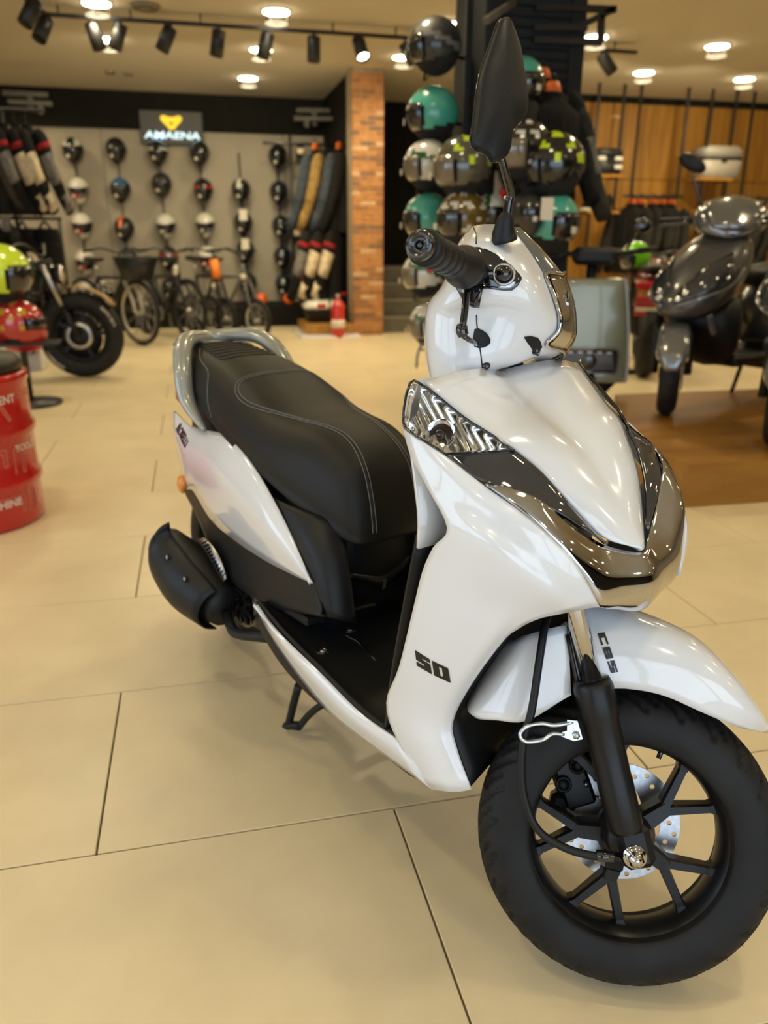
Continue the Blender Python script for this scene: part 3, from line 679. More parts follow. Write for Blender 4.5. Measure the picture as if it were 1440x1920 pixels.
def rim_mb(tf):
    m = MB()
    m.lathe([(.166, -.042), (.1695, -.046), (.1695, -.040), (.160, -.036), (.152, -.022), (.150, 0), (.152, .022), (.160, .036), (.1695, .040), (.1695, .046), (.166, .042), (.155, .035), (.146, .022), (.143, 0), (.146, -.022), (.155, -.035), (.166, -.042)], 72, tf @ YAX, cap=False)
    return m
def spoke_mb(a, tf):
    m = MB(); c = lambda r, q: (r*math.cos(q), 0, r*math.sin(q))
    def arm(p, q, w0, w1, d0, d1):
        p, q = Vector(p), Vector(q); t = (q-p).normalized(); n = Vector((-t.z, 0, t.x))
        vs = []
        for b, w, d in ((p, w0, d0), (q, w1, d1)):
            vs += [b+n*w*.75+Vector((0, -d, 0)), b+n*w+Vector((0, -d*.5, 0)), b+n*w+Vector((0, d, 0)), b-n*w+Vector((0, d, 0)), b-n*w+Vector((0, -d*.5, 0)), b-n*w*.75+Vector((0, -d, 0))]
        m.add(vs, [(5, 4, 3, 2, 1, 0), (6, 7, 8, 9, 10, 11)] + [(i, (i+1) % 6, 6+(i+1) % 6, 6+i) for i in range(6)], tf, False)
    arm(c(.026, a), c(.080, a), .017, .0125, .022, .016)
    arm(c(.074, a+.03), c(.150, a+.285), .0085, .0068, .015, .012)
    arm(c(.074, a-.03), c(.150, a-.285), .0085, .0068, .015, .012)
    for s_ in (1, -1): arm(c(.138, a+s_*.262), c(.152, a+s_*.29), .0075, .0125, .013, .014)
    return m
def wheel(tf, name, phase):
    t = tyre_mb(RT, .058); w = MB().add(t.v, t.f, tf).obj(name, M_rubber, scooter)
    rim_mb(tf).obj('rim', M_cast, w)
    for s_ in (1, -1): MB().tube([(.1715*math.cos(k*PI/36), s_*.0465, .1715*math.sin(k*PI/36)) for k in range(72)], .0012, 5, closed=True, tf=tf).obj('bead_line', M_decal, w)
    MB().lathe([(.0, -.05), (.030, -.05), (.036, -.03), (.046, -.012), (.046, .012), (.036, .03), (.030, .05), (0, .05)], 30, tf @ YAX).obj('hub', M_cast, w)
    for k in range(5): spoke_mb(phase+k*2*PI/5, tf).obj('spoke', M_cast, w)
    return w
FW = ST @ T(0, 0, RT)
w1 = wheel(FW, 'front_wheel', math.radians(46))
nb = MB()
for k in range(120):
    th = random.uniform(0, 2*PI); sy = random.choice((-1, 1))*random.uniform(.040, .054)
    q_ = (abs(sy)/.058)**(1/.9); r = RT-.053+.053*math.sqrt(max(0, 1-q_*q_))**.85
    a = Vector((r*math.cos(th), sy, r*math.sin(th))); d = Vector((math.cos(th), sy*8, math.sin(th))).normalized()
    nb.tube([a-d*.002, a+d*random.uniform(.003, .006)], [.0006, .0004], 4, tf=FW)
nb.obj('tread_hair', M_rubber, w1, kind='stuff')
MB().tube([(.148, -.01, .045), (.128, -.014, .040)], [.0045, .0042], 8, tf=ST @ T(0, 0, RT) @ RY(-62)).obj('valve_stem', M_blk_g, w1)
wheel(T(-1.38, 0, RT+.03), 'rear_wheel', math.radians(20))
# brake disc with drilled holes on the far side, caliper
hol = [circle(.0042, 10, (.0885*math.cos(a), .0885*math.sin(a))) for a in [2*PI*k/15 for k in range(15)]] + [circle(.0042, 10, (.079*math.cos(a), .079*math.sin(a))) for a in [2*PI*(k+.5)/15 for k in range(15)]]
slots = []
for k in range(5):
    a = 2*PI*k/5
    slots.append([(.052*math.cos(a+t)+.013*math.cos(q)*math.cos(a), .052*math.sin(a+t)+.013*math.sin(q)) for q, t in [(2*PI*i/14, .25*math.sin(2*PI*i/14)) for i in range(14)]])
dk = plate([circle(.097, 60), circle(.034, 30)] + hol + slots, .004, FW @ T(0, .047, 0) @ YAX)
dk.obj('brake_disc', M_steel, scooter, 'drilled steel brake disc')
CT = FW @ T(0, .062, 0)
c_ = MB(); c_.box((-.088, 0, .048), (.066, .045, .105), CT, .012, RY(-30)); c_.box((-.052, .004, .108), (.06, .03, .034), CT, .008, RY(-20)); c_.box((-.100, 0, .0), (.036, .035, .04), CT, .008)
cal = c_.obj('brake_caliper', M_cast, scooter)
for q in ((-.088, -.022, .076), (-.104, -.022, .04)): MB().lathe([(.014, 0), (.014, .006), (.010, .008), (.010, .004), (0, .004)], 18, CT @ T(*q) @ RX(90)).obj('piston_cap', M_blk, cal)
for q in ((-.068, -.028, .05), (-.052, -.016, .105)): MB().lathe([(.005, 0), (.005, .004), (0, .005)], 6, CT @ T(*q) @ RX(90)).obj('caliper_bolt', M_zinc, cal)
# fork
def sp(z, y, k=-.446): return (k*(z-.237)-.004, y, z)
for s in (-1, 1):
    y = s*.085
    sl = MB()
    sl.tube([sp(.482, y), sp(.474, y), sp(.470, y), sp(.43, y), sp(.424, y), sp(.345, y), sp(.340, y), sp(.275, y), sp(.268, y)], [.027, .030, .031, .0305, .0275, .0265, .0272, .0268, .024], 22, tf=ST)
    sl.box((.0, y, .248), (.050, .026, .066), ST, .010, RY(-24))
    leg = sl.obj('fork_leg', M_cast, scooter)
    MB().tube([sp(.80, y), sp(.47, y)], .0165, 18, tf=ST).obj('fork_tube', M_chrome, leg, 'chrome fork tube')
br = MB().box((-.215, 0, .70), (.05, .22, .035), ST, .01, RY(-24)); br.tube([(-.20, 0, .68), (-.33, 0, .95)], .022, 14, tf=ST); br.obj('fork_yoke', M_cast, scooter)
ax = MB().tube([(-.001, -.112, RT), (-.001, .112, RT)], .007, 12, tf=ST); axo = ax.obj('front_axle', M_zinc, scooter)
MB().lathe([(.0, 0), (.0155, 0), (.0155, .003), (.0125, .0035), (.0125, .012), (.009, .014), (.009, .018), (0, .019)], 6, ST @ align((-.001, -.098, RT), (-.001, -.2, RT))).obj('axle_nut', M_chrome, axo, 'chrome axle nut')
MB().lathe([(.0, 0), (.0175, 0), (.0175, .0025), (0, .0025)], 24, ST @ align((-.001, -.0975, RT), (-.001, -.2, RT))).obj('washer', M_chrome, axo)
# fender in two pieces
FS = [((-.158, .600), (-.158, .540), (-.150, .520), .070), ((-.120, .598), (-.127, .52), (-.123, .466), .077), ((-.053, .591), (-.058, .53), (-.061, .4785), .080), ((.035, .572), (.012, .525), (-.005, .481), .080), ((.10, .532), (.085, .50), (.062, .467), .073), ((.146, .490), (.14, .475), (.122, .455), .054), ((.179, .456), (.178, .453), (.173, .450), .014)]
rows = []
for (xt, zt), (xm, zm), (xl, zl), w in FS:
    half = [(xl, -w, zl), (xm, -w*.985, zm), (xm*.35+xt*.65, -w*.80, zm*.35+zt*.65), (xt*.94+xm*.06, -w*.42, zt*.94+zm*.06)]
    rows.append(half + [(xt, 0, zt)] + [flip(p) for p in half[::-1]])
fen = MB().grid(rows, 4, 5, .004, tf=ST, side=1).obj('front_fender', M_white, scooter)
FR = [[(-0.242, -0.04, 0.511), (-0.222, -0.07, 0.524), (-0.189, -0.079, 0.543), (-0.165, -0.079, 0.554)],
      [(-0.265, -0.04, 0.442), (-0.239, -0.07, 0.459), (-0.194, -0.081, 0.483), (-0.15, -0.081, 0.502)],
      [(-0.281, -0.04, 0.383), (-0.247, -0.07, 0.395), (-0.199, -0.081, 0.407), (-0.138, -0.081, 0.454)],
      [(-0.271, -0.042, 0.371), (-0.24, -0.068, 0.382), (-0.194, -0.079, 0.395), (-0.136, -0.079, 0.451)]]
fr = MB(); fr.grid([[flip((p[0]-.01, .0, p[2])) for p in r[:1]] + r for r in FR], 4, 4, .004, tf=ST, side=-1)
fr.grid([[flip(p) for p in r[::-1]] + [(r[0][0]-.01, 0, r[0][2])] for r in FR], 4, 4, .004, tf=ST, side=-1)
fr.obj('rear_fender_flap', M_white, scooter)
MB().tube([(-0.161, -0.081, 0.54), (-0.138, -0.083, 0.485), (-0.128, -0.083, 0.464)], .0035, 6, 3, tf=ST).obj('fender_seam', M_decal, scooter)
# cable and wire guide
MB().tube([(-0.189, -0.03, 0.57), (-0.197, -0.085, 0.545), (-0.196, -0.103, 0.485), (-0.193, -0.107, 0.42), (-0.196, -0.108, 0.374), (-0.191, -0.106, 0.329), (-0.176, -0.103, 0.282), (-0.148, -0.102, 0.242), (-0.107, -0.102, 0.226), (-0.066, -0.1, 0.223), (-0.034, -0.095, 0.227)], .0062, 10, 5, tf=ST).obj('speedometer_cable', M_blk, scooter)
sd = MB(); sd.tube([(-0.056, -0.099, 0.225), (-0.031, -0.095, 0.228)], .0085, 10, tf=ST); sd.box((-0.029, -0.085, 0.218), (.032, .028, .022), ST, .004); sd.obj('speed_sensor', M_blk_g, scooter)
wg = MB().tube([(-0.129, -0.105, 0.415), (-0.156, -0.11, 0.405), (-0.176, -0.114, 0.404), (-0.196, -0.118, 0.396), (-0.204, -0.119, 0.382), (-0.193, -0.118, 0.373), (-0.169, -0.115, 0.381), (-0.157, -0.112, 0.392), (-0.139, -0.106, 0.394)], .0032, 8, 5, tf=ST)
wgo = wg.obj('cable_guide', M_zinc, scooter, 'zinc wire cable guide')
pl = [(-0.139, -0.108, 0.417), (-0.124, -0.108, 0.419), (-0.111, -0.108, 0.394), (-0.123, -0.108, 0.388), (-0.146, -0.108, 0.391), (-0.146, -0.108, 0.395), (-0.136, -0.108, 0.401)]
MB().prism(pl, (0, .003, 0), ST).obj('guide_plate', M_zinc, wgo); MB().lathe([(.006, 0), (.006, .004), (0, .005)], 6, ST @ T(*(-0.122, -0.109, 0.398)) @ RX(90)).obj('guide_bolt', M_zinc, wgo)
# ---- handlebar cover
HN = [
 [(-0.436, -0.02, 1.163), (-0.43, -0.03, 1.161), (-0.42, -0.036, 1.162), (-0.402, -0.036, 1.165), (-0.385, -0.03, 1.168), (-0.372, -0.02, 1.17)],
 [(-0.448, -0.06, 1.122), (-0.434, -0.092, 1.116), (-0.418, -0.112, 1.113), (-0.391, -0.12, 1.112), (-0.363, -0.106, 1.109), (-0.336, -0.058, 1.124)],
 [(-0.454, -0.07, 1.084), (-0.436, -0.12, 1.078), (-0.411, -0.139, 1.084), (-0.376, -0.144, 1.078), (-0.333, -0.128, 1.067), (-0.305, -0.068, 1.086)],
 [(-0.46, -0.075, 1.042), (-0.438, -0.126, 1.036), (-0.403, -0.141, 1.044), (-0.362, -0.143, 1.046), (-0.319, -0.131, 1.04), (-0.286, -0.071, 1.054)],
 [(-0.474, -0.07, 1.018), (-0.44, -0.119, 1.003), (-0.397, -0.131, 1.013), (-0.356, -0.135, 1.019), (-0.311, -0.122, 1.019), (-0.27, -0.071, 1.021)],
 [(-0.475, -0.07, 0.992), (-0.438, -0.104, 0.989), (-0.395, -0.11, 0.998), (-0.353, -0.117, 1.006), (-0.307, -0.103, 1.002), (-0.269, -0.068, 0.999)],
 [(-0.47, -0.065, 0.961), (-0.432, -0.098, 0.958), (-0.384, -0.103, 0.965), (-0.346, -0.104, 0.972), (-0.309, -0.089, 0.976), (-0.283, -0.062, 0.978)],
 [(-0.461, -0.06, 0.929), (-0.422, -0.09, 0.927), (-0.374, -0.095, 0.935), (-0.343, -0.092, 0.942), (-0.32, -0.078, 0.947), (-0.305, -0.058, 0.952)],
 [(-0.446, -0.055, 0.892), (-0.414, -0.08, 0.896), (-0.38, -0.08, 0.909), (-0.361, -0.072, 0.921), (-0.346, -0.06, 0.929), (-0.336, -0.05, 0.935)]]
HF = [(-0.37, 0, 1.178), (-0.329, 0, 1.154), (-0.28, 0, 1.115), (-0.257, 0, 1.075), (-0.246, 0, 1.041), (-0.241, 0, 1.01), (-0.254, 0, 0.982), (-0.294, 0, 0.965), (-0.325, 0, 0.947)]
hrows = []
for r, f in zip(HN, HF):
    bk = (r[0][0]-.006, 0, r[0][2])
    hrows.append(r + [f] + [flip(p) for p in r[::-1]] + [bk])
hbm = MB().grid(hrows, 3, 4, 0, closed=True)
hbc = MB().add(hbm.v, hbm.f, ST).obj('handlebar_cover', M_white, scooter)
HBV = BVHTree.FromPolygons([Vector(v) for v in hbm.v], hbm.f)
def lens_rows(k0, k1, d):
    """the front of the cover between its two edges, d proud"""
    out = []
    for r, f in list(zip(HN, HF))[k0:k1+1]:
        e = r[5]; m1 = lerp(e, f, .5); m1 = (m1[0]+.010, m1[1]-.004, m1[2])
        half = [(e[0]+d*.4, e[1]-d*.7, e[2]), (m1[0]+d*.8, m1[1]-d*.4, m1[2])]
        out.append(half + [(f[0]+d, 0, f[2])] + [flip(p) for p in half[::-1]])
    return out
hro = MB().grid(lens_rows(2, 6, .0015), 4, 4, .002, tf=ST, side=-1).obj('headlamp', M_chrome, scooter)
MB().grid(lens_rows(2, 6, .007), 4, 4, .0025, tf=ST, side=-1).obj('lamp_lens', M_clear, hro, 'clear headlamp lens')
ed = lens_rows(2, 6, .007); loop = [r[0] for r in ed] + ed[-1][1:4] + [r[-1] for r in ed[::-1]] + ed[0][3:0:-1]
MB().tube(loop, .0032, 8, 3, closed=True, tf=ST).obj('lamp_bezel', M_chrome, hro, 'chrome headlamp bezel')
for z, y in ((1.06, -.035), (1.06, .035), (1.01, -.03), (1.01, .03)): MB().lathe([(.004, -.012), (.014, -.004), (.017, .002)], 20, ST @ T(-.262, y, z) @ RY(78), cap=False).obj('lamp_bowl', M_chrome, hro)
MB().grid(lens_rows(0, 2, .003), 4, 4, .002, tf=ST, side=-1).obj('smoked_visor', M_visor, scooter, 'grey smoked strip above the headlamp')
def on_cover(p, d):
    h = HBV.ray_cast(Vector((p[0], -.4, p[2])), Vector((0, 1, 0)))
    if h[0] is None: c, n, i_, q_ = HBV.find_nearest(Vector(p)); h = (c, n)
    return (h[0].x, h[0].y-d, h[0].z)
for sm_ in ([(-0.434, -0.03, 1.159), (-0.42, -0.1, 1.121), (-0.414, -0.13, 1.096)], [(-0.394, -0.11, 0.996), (-0.39, -0.105, 0.98), (-0.38, -0.1, 0.951), (-0.37, -0.09, 0.921), (-0.365, -0.085, 0.904)]):
    MB().tube([on_cover(p, .0002) for p in spline(sm_, 4)], .0011, 5, tf=ST).obj('cover_seam', M_decal, hbc)
rc = [(-0.444, -0.136, 1.08), (-0.419, -0.137, 1.09), (-0.397, -0.137, 1.087), (-0.367, -0.136, 1.075), (-0.34, -0.127, 1.058), (-0.337, -0.126, 1.049), (-0.347, -0.13, 1.033), (-0.374, -0.133, 1.03), (-0.392, -0.136, 1.027), (-0.391, -0.136, 1.005), (-0.418, -0.138, 1.01), (-0.44, -0.136, 1.044)]
def cover_piece(name, pts, d, m_, parent, inner=.012, dome=0.0, label=None):
    n = len(pts); c = tuple(sum(p[i] for p in pts)/n for i in range(3)); P = spline(pts, 2, True)
    a = [on_cover(p, -.004) for p in P]; b = [on_cover(p, d) for p in P]
    e = [on_cover(lerp(p, c, .12), d+dome*.5) for p in P]; f = [on_cover(lerp(p, c, .55), d+dome) for p in P]; g_ = [on_cover(lerp(p, c, .98), d+dome) for p in P]
    return MB().grid([a, b, e, f, g_], 1, 2, 0, tf=ST, closed=True).obj(name, m_, parent, label)
swh = cover_piece('switch_recess', rc, .0025, M_blk_g, hbc)
q = on_cover((-0.363, -0.135, 1.053), .008)
MB().ball(q, (.0115, .009, .0115), 18, 12, ST).obj('starter_button', M_blk_g, swh); MB().lathe([(.013, 0), (.0165, .003), (.0175, .0)], 20, ST @ align((q[0], q[1]+.006, q[2]), (q[0], q[1]-.1, q[2]))).obj('button_collar', M_steel, swh)
cover_piece('switch_rocker', [(-0.368, -0.13, 1.032), (-0.357, -0.13, 1.041), (-0.344, -0.13, 1.045), (-0.349, -0.13, 1.035)], .004, M_steel, swh)
# grips
def grip(s):
    a, b = Vector((-.416, s*.178, 1.043)), Vector((-.461, s*.352, 1.008))
    L = (b-a).length; pr = [(.020, -.05), (.020, 0), (.0285, .002), (.031, .012), (.030, .022), (.0265, .036), (.0235, .055)]
    z = .058
    while z < L-.034:
        pr += [(.0222, z), (.0223, z+.012), (.0220, z+.021), (.0214, z+.0215), (.0214, z+.0228)]; z += .0236
    pr += [(.0215, L-.03), (.0235, L-.022), (.0235, L-.010), (.021, L-.008)]
    gp = MB().lathe(pr, 22, ST @ align(a, b)).obj('grip', M_blk, hbc)
    MB().lathe([(.017, L-.012), (.019, L-.010), (.019, L+.006), (.017, L+.010), (.011, L+.0105), (.011, L+.004), (.004, L+.004), (.004, L+.007), (0, L+.007)], 20, ST @ align(a, b)).obj('bar_end', M_blk_g, hbc)
grip(-1); grip(1)
rb = (-0.447, -0.24, 1.022); MB().ball((rb[0]-.012, rb[1], rb[2]-.004), (.006, .010, .008), 10, 8, ST).obj('kill_switch', M_red, hbc, 'red switch below the grip')
bl_ = MB(); bl_.tube([(-0.413, -0.15, 1.019), (-0.409, -0.155, 0.99), (-0.407, -0.16, 0.963)], [.0065, .0058, .0055], 10, 4, tf=ST); bl_.tube([(-0.408, -0.16, 0.965), (-0.407, -0.16, 0.957), (-0.403, -0.158, 0.95)], [.0085, .0095, .008], 12, 3, tf=ST); bl_.tube([(-0.403, -0.158, 0.95), (-0.395, -0.145, 0.949), (-0.385, -0.115, 0.952)], .0045, 8, 3, tf=ST)
bl_.obj('brake_lever', M_blk_g, scooter)
ov = [(-0.393, -0.112, 0.975), (-0.38, -0.113, 0.975), (-0.369, -0.112, 0.968), (-0.365, -0.111, 0.959), (-0.373, -0.108, 0.951), (-0.389, -0.105, 0.95)]
cover_piece('cable_port', ov, .002, M_blk, hbc)
MB().ball(on_cover((-0.365, -0.093, 0.926), .001), (.0065, .004, .0065), 14, 9, ST).obj('cover_screw', M_blk_g, scooter)
vt = [(-0.316, -0.092, 0.978), (-0.295, -0.08, 0.983), (-0.285, -0.07, 0.974), (-0.278, -0.06, 0.962), (-0.291, -0.065, 0.955), (-0.299, -0.08, 0.965)]
cover_piece('cover_vent', vt, .002, M_blk, hbc)
MB().box((-.36, 0, .88), (.09, .11, .09), ST, .012).obj('steering_neck', M_blk, scooter)
# mirror on its stem
ms_ = MB().tube([(-0.373, -0.125, 1.109), (-0.376, -0.13, 1.117), (-0.377, -0.137, 1.126), (-0.377, -0.144, 1.138), (-0.377, -0.144, 1.142)], [.020, .0185, .0150, .0115, .008], 16, 3, tf=ST)
mir = ms_.obj('mirror', M_blk, scooter)
MB().tube([(-0.376, -0.145, 1.136), (-0.377, -0.15, 1.158), (-0.377, -0.155, 1.17), (-0.388, -0.18, 1.187), (-0.399, -0.195, 1.204)], [.0068, .0065, .0062, .006, .006], 12, 4, tf=ST).obj('mirror_stem', M_blk_g, mir)
MO = [(-0.426, -0.218, 1.388), (-0.419, -0.212, 1.387), (-0.401, -0.199, 1.362), (-0.388, -0.191, 1.33), (-0.377, -0.184, 1.3), (-0.374, -0.184, 1.273), (-0.387, -0.196, 1.243), (-0.386, -0.197, 1.216), (-0.39, -0.202, 1.2), (-0.405, -0.214, 1.189), (-0.414, -0.221, 1.196), (-0.434, -0.237, 1.196), (-0.437, -0.237, 1.23), (-0.441, -0.237, 1.273), (-0.441, -0.236, 1.298), (-0.437, -0.23, 1.337), (-0.432, -0.224, 1.378)]
MN = Vector((.62, -.78, .05)).normalized()
mc = tuple(sum(q[i] for q in MO)/len(MO) for i in range(3))
off = lambda q, d: tuple(Vector(q)+MN*d)
mk = MB().grid([[off(q, -.012) for q in MO], [off(q, -.003) for q in MO], [off(lerp(q, mc, .05), .001) for q in MO], [off(lerp(q, mc, .3), .006) for q in MO], [off(lerp(q, mc, .65), .009) for q in MO], [off(lerp(q, mc, .99), .010) for q in MO]], 2, 3, 0, tf=ST, closed=True)
mk.obj('mirror_housing', M_blk, mir)
MB().prism([off(lerp(q, mc, .03), -.013) for q in MO], tuple(MN*.002), ST).obj('mirror_glass', M_chrome, mir, 'silvered mirror glass')
MB().tube([off(q, -.010) for q in MO], .0016, 6, 3, closed=True, tf=ST).obj('mirror_rim', M_blk_g, mir)
# decals, lying on the panels
def on_shield(mb_src, c, ux, uy, txt, size, shear, name, parent, m_, depth=.0004, grow=.0012, bold=0.0, tf0=None):
    """raised letters wrapped on the panel surface: c centre, ux/uy reading and up directions"""
    lt = lettering(txt, size, depth, Matrix.Identity(4), shear, 1.0, bold)
    bv = BVHTree.FromPolygons([Vector(v) for v in mb_src.v], mb_src.f)
    c, ux, uy = Vector(c), Vector(ux).normalized(), Vector(uy).normalized()
    nrm = ux.cross(uy)
    out = MB()
    vs = []
    for x, y, z in lt.v:
        p = c + ux*x + uy*y
        h = bv.ray_cast(p + nrm*.15, -nrm)
        vs.append((h[0] if h[0] is not None else p) + nrm*(grow + z))
    out.add(vs, lt.f, tf0, False)
    return out.obj(name, m_, parent)


# decals on the scooter
def uvec(a, b): return tuple(q-p for p, q in zip(a, b))
FIVE = [(0, 0), (0, .26), (.56, .26), (.56, .40), (0, .40), (0, 1), (1, 1), (1, .76), (.46, .76), (.46, .64), (1, .64), (1, 0)]
NUL = [(1.16, 0), (2.16, 0), (2.16, 1), (1.16, 1)]; SLIT = [(1.56, .18), (1.76, .18), (1.76, .82), (1.56, .82)]
GC = [(2.9, 0), (2.9, 1), (3.9, 1), (3.9, .72), (3.3, .72), (3.3, .28), (3.9, .28), (3.9, 0)]
def stencil(loops, w, h, shear):
    """block figures as flat plates in reading coordinates, centred"""
    m = MB()
    for lp in loops:
        q = plate(lp, .0008); m.add(q.v, q.f, None, False)
    xs = [v[0] for v in m.v]; cx, sc = (min(xs)+max(xs))/2, w/(max(xs)-min(xs))
    m.v = [((x-cx)*sc+shear*(y-.5)*h, (y-.5)*h, z) for x, y, z in m.v]
    return m
def wrap(lt, mb_src, c, ux, uy, name, parent, m_, grow=.0012, tf0=None):
    bv = BVHTree.FromPolygons([Vector(v) for v in mb_src.v], mb_src.f)
    c, ux, uy = Vector(c), Vector(ux).normalized(), Vector(uy).normalized(); uy = (uy-ux*uy.dot(ux)).normalized(); nrm = ux.cross(uy); out = MB(); vs = []
    for x, y, z in lt.v:
        p = c + ux*x + uy*y; h = bv.ray_cast(p + nrm*.15, -nrm)
        vs.append((h[0] if h[0] is not None else p) + nrm*(grow + z))
    out.add(vs, lt.f, tf0, False)
    return out.obj(name, m_, parent)
wrap(stencil([[FIVE], [NUL, SLIT]], .060, .026, -.35), shield, (-.228, -.211, .511), (.052, .023, -.014), (.022, .005, .026), 'decal', sh_r, M_decal)
MBf = MB(); rows_f = []
for (xt, zt), (xm, zm), (xl, zl), w in FS:
    half = [(xl, -w, zl), (xm, -w*.985, zm), (xm*.35+xt*.65, -w*.80, zm*.35+zt*.65), (xt*.94+xm*.06, -w*.42, zt*.94+zm*.06)]
    rows_f.append(half + [(xt, 0, zt)] + [flip(p) for p in half[::-1]])
MBf.grid(rows_f, 4, 5, 0)
CC = [(0, 0), (0, 1), (1, 1), (1, .74), (.4, .74), (.4, .26), (1, .26), (1, 0)]
BB = [(1.2, 0), (1.2, 1), (2.2, 1), (2.2, 0)]; B1 = [(1.55, .60), (1.85, .60), (1.85, .72), (1.55, .72)]; B2 = [(1.55, .28), (1.85, .28), (1.85, .40), (1.55, .40)]
SS = [(x+2.4, y) for x, y in [(0, 0), (0, .26), (.56, .26), (.56, .40), (0, .40), (0, 1), (1, 1), (1, .76), (.46, .76), (.46, .64), (1, .64), (1, 0)]]
wrap(stencil([[CC], [BB, B1, B2], [SS]], .062, .011, .1), MBf, (-.096, -.081, .526), (.025, -.005, -.045), (.045, -.003, .025), 'decal', fen, M_decal, grow=.0055, tf0=ST)
on_shield(rp, (-1.352, -.15, .650), (.128, -.024, -.033), (.03, .0, .115), 'ROSELLI', .030, .15, 'lettering', rp_r, mat('dark_red_print', (.05, .006, .008), .35, noise=.1), depth=.001, bold=.0006)

# ================================================================ helmets
HM = {}
def hmat(name, c, r=.18): return mat('helmet_'+name, c, r, coat=.8, noise=.05, nscale=8)
P_ = dict(black=hmat('black', (.008, .008, .009)), matt=hmat('matt_black', (.011, .011, .012), .5), white=hmat('white', (.62, .60, .53)), red=hmat('red', (.42, .02, .018)), teal=hmat('teal', (.06, .38, .29), .3),
          blue=hmat('blue', (.03, .12, .25)), navy=hmat('navy', (.010, .014, .026)), neon=hmat('neon', (.55, .72, .02), .3), orange=hmat('orange', (.75, .12, .015)), bronze=hmat('bronze', (.12, .075, .015)),
          olive=hmat('olive', (.085, .08, .055)), green=hmat('green', (.012, .09, .03)), grey=hmat('grey', (.16, .16, .155)), gold=hmat('gold', (.45, .28, .03)), lime=hmat('lime', (.16, .55, .01)))
M_visor_d = mat('dark_visor', (.012, .012, .013), .06, coat=1, noise=.05)
M_visor_t = mat('tinted_visor', (.16, .13, .09), .05, coat=1, noise=.1)
M_liner = mat('helmet_liner', (.012, .011, .010), .9, noise=.3, nscale=60)
M_card = mat('price_card', (.72, .66, .54), .8, noise=.03)
M_strap = mat('strap_web', (.010, .010, .011), .8, noise=.2, nscale=200)
def shell_mesh(kind, pat, key):
    """helmet shell, face toward +x; pat(x, y, z) gives the colour slot in unit coordinates"""
    if key in HM: return HM[key]
    nu, nv = 32, 22; vs = []; ok = {}
    A, Bw, Ch = .142, .122, .135
    for i in range(nv+1):
        el = -PI/2 + PI*i/nv
        for j in range(nu):
            az = 2*PI*j/nu
            x, y, z = math.cos(el)*math.cos(az), math.cos(el)*math.sin(az), math.sin(el)
            s = 1.0
            if kind == 'full' and x > 0 and z < .05: s = 1 + .16*min(1, (-z+.05)*2.2)*max(0, x)
            zz = max(z, -.80)*Ch
            if kind == 'full' and z < 0: zz *= 1.42
            if kind == 'full' and z < -.2: y *= 1 - .42*min(1, (-z-.2)/.6)
            vs.append((x*A*s, y*Bw, zz))
    m = MB(); fs = []; mi = []
    for i in range(nv):
        el = -PI/2 + PI*(i+.5)/nv
        for j in range(nu):
            az = 2*PI*(j+.5)/nu; x, y, z = math.cos(el)*math.cos(az), math.cos(el)*math.sin(az), math.sin(el)
            if kind == 'jet' and x > .52 and z < .20: continue
            if kind == 'jet' and z < -.55-.25*x: continue
            if kind == 'full' and x > .55 and -.12 < z < .30: continue
            if i == 0: continue
            k = (j+1) % nu
            fs.append((i*nu+j, i*nu+k, (i+1)*nu+k, (i+1)*nu+j)); mi.append(pat(x, y, z))
    m.v = vs; m.f = fs; m.mi = mi; m.sm = [True]*len(fs)
    lin = MB().ball((-.004, 0, -.022), (.126, .108, .128), 20, 12)
    vis = MB(); rows = []
    for i in range(7):
        el = -.72+.98*i/6 if kind == 'jet' else -.16+.42*i/6
        w = .86 if kind == 'jet' else .85
        rows.append([(math.cos(el)*math.cos(a)*A*1.055, math.cos(el)*math.sin(a)*Bw*1.05, math.sin(el)*Ch*1.03) for a in [-w+2*w*j/10 for j in range(11)]])
    vis.grid(rows, 1, 1, .003, side=1)
    st = MB().tube([(.02, .10, -.09), (.04, .07, -.15), (.05, 0, -.17), (.04, -.07, -.15), (.02, -.10, -.09)], .008, 6, 4, flat=.35)
    tg = MB().box((.156, -.03, -.045), (.004, .032, .032), rot=RZ(-8), bev=.001)
    HM[key] = (m, lin, vis, st, tg)
    return HM[key]
HC = {}
def helmet(loc, rz, kind, pat, cols, label, group=None, key='', visor='d', tilt=0, card=True, scale=1.0, strap=True):
    t = thing('helmet', label, 'helmet', loc, rz, group); t.rotation_euler = (0, math.radians(tilt), rz); t.scale = (scale,)*3
    k = (kind, key, tuple(cols), visor)
    if k not in HC:
        m, lin, vis, st, tg = shell_mesh(kind, pat, (kind, key))
        HC[k] = (m.mesh('shell', [P_[c] for c in cols]), lin.mesh('liner', M_liner), vis.mesh('visor', M_visor_d if visor == 'd' else M_visor_t), st.mesh('chin_strap', M_strap), tg.mesh('price_card', M_card))
    a = HC[k]
    link('shell', a[0], t); link('liner', a[1], t); link('visor', a[2], t)
    if strap: link('chin_strap', a[3], t)
    if card: link('price_card', a[4], t)
    return t
def p_plain(x, y, z): return 0
def p_band(x, y, z):                                  # pale top, coloured left flank, pale chin
    if z > .22: return 0
    if z > -.35: return 1 if y < .1 else 2
    return 0 if x > .2 and y > -.2 else 2
def p_strip(x, y, z): return 1 if abs(y+.25*x) < .20 and z > .1 else 0
def p_spots(x, y, z): return 1 if math.sin(9*x+2)*math.sin(8*y+1)*math.sin(7*z+2) > .30 else 0
def p_horns(x, y, z): return 1 if z > .35 and abs(y) > .38 else 0
def p_flash(x, y, z): return 1 if abs(z-.1-.35*x) < .13 and abs(y) > .35 else 0
def p_neon(x, y, z): return 1 if math.sin(8*x+1)*math.sin(9*z+.5*y) > .42 and z > -.1 else 0
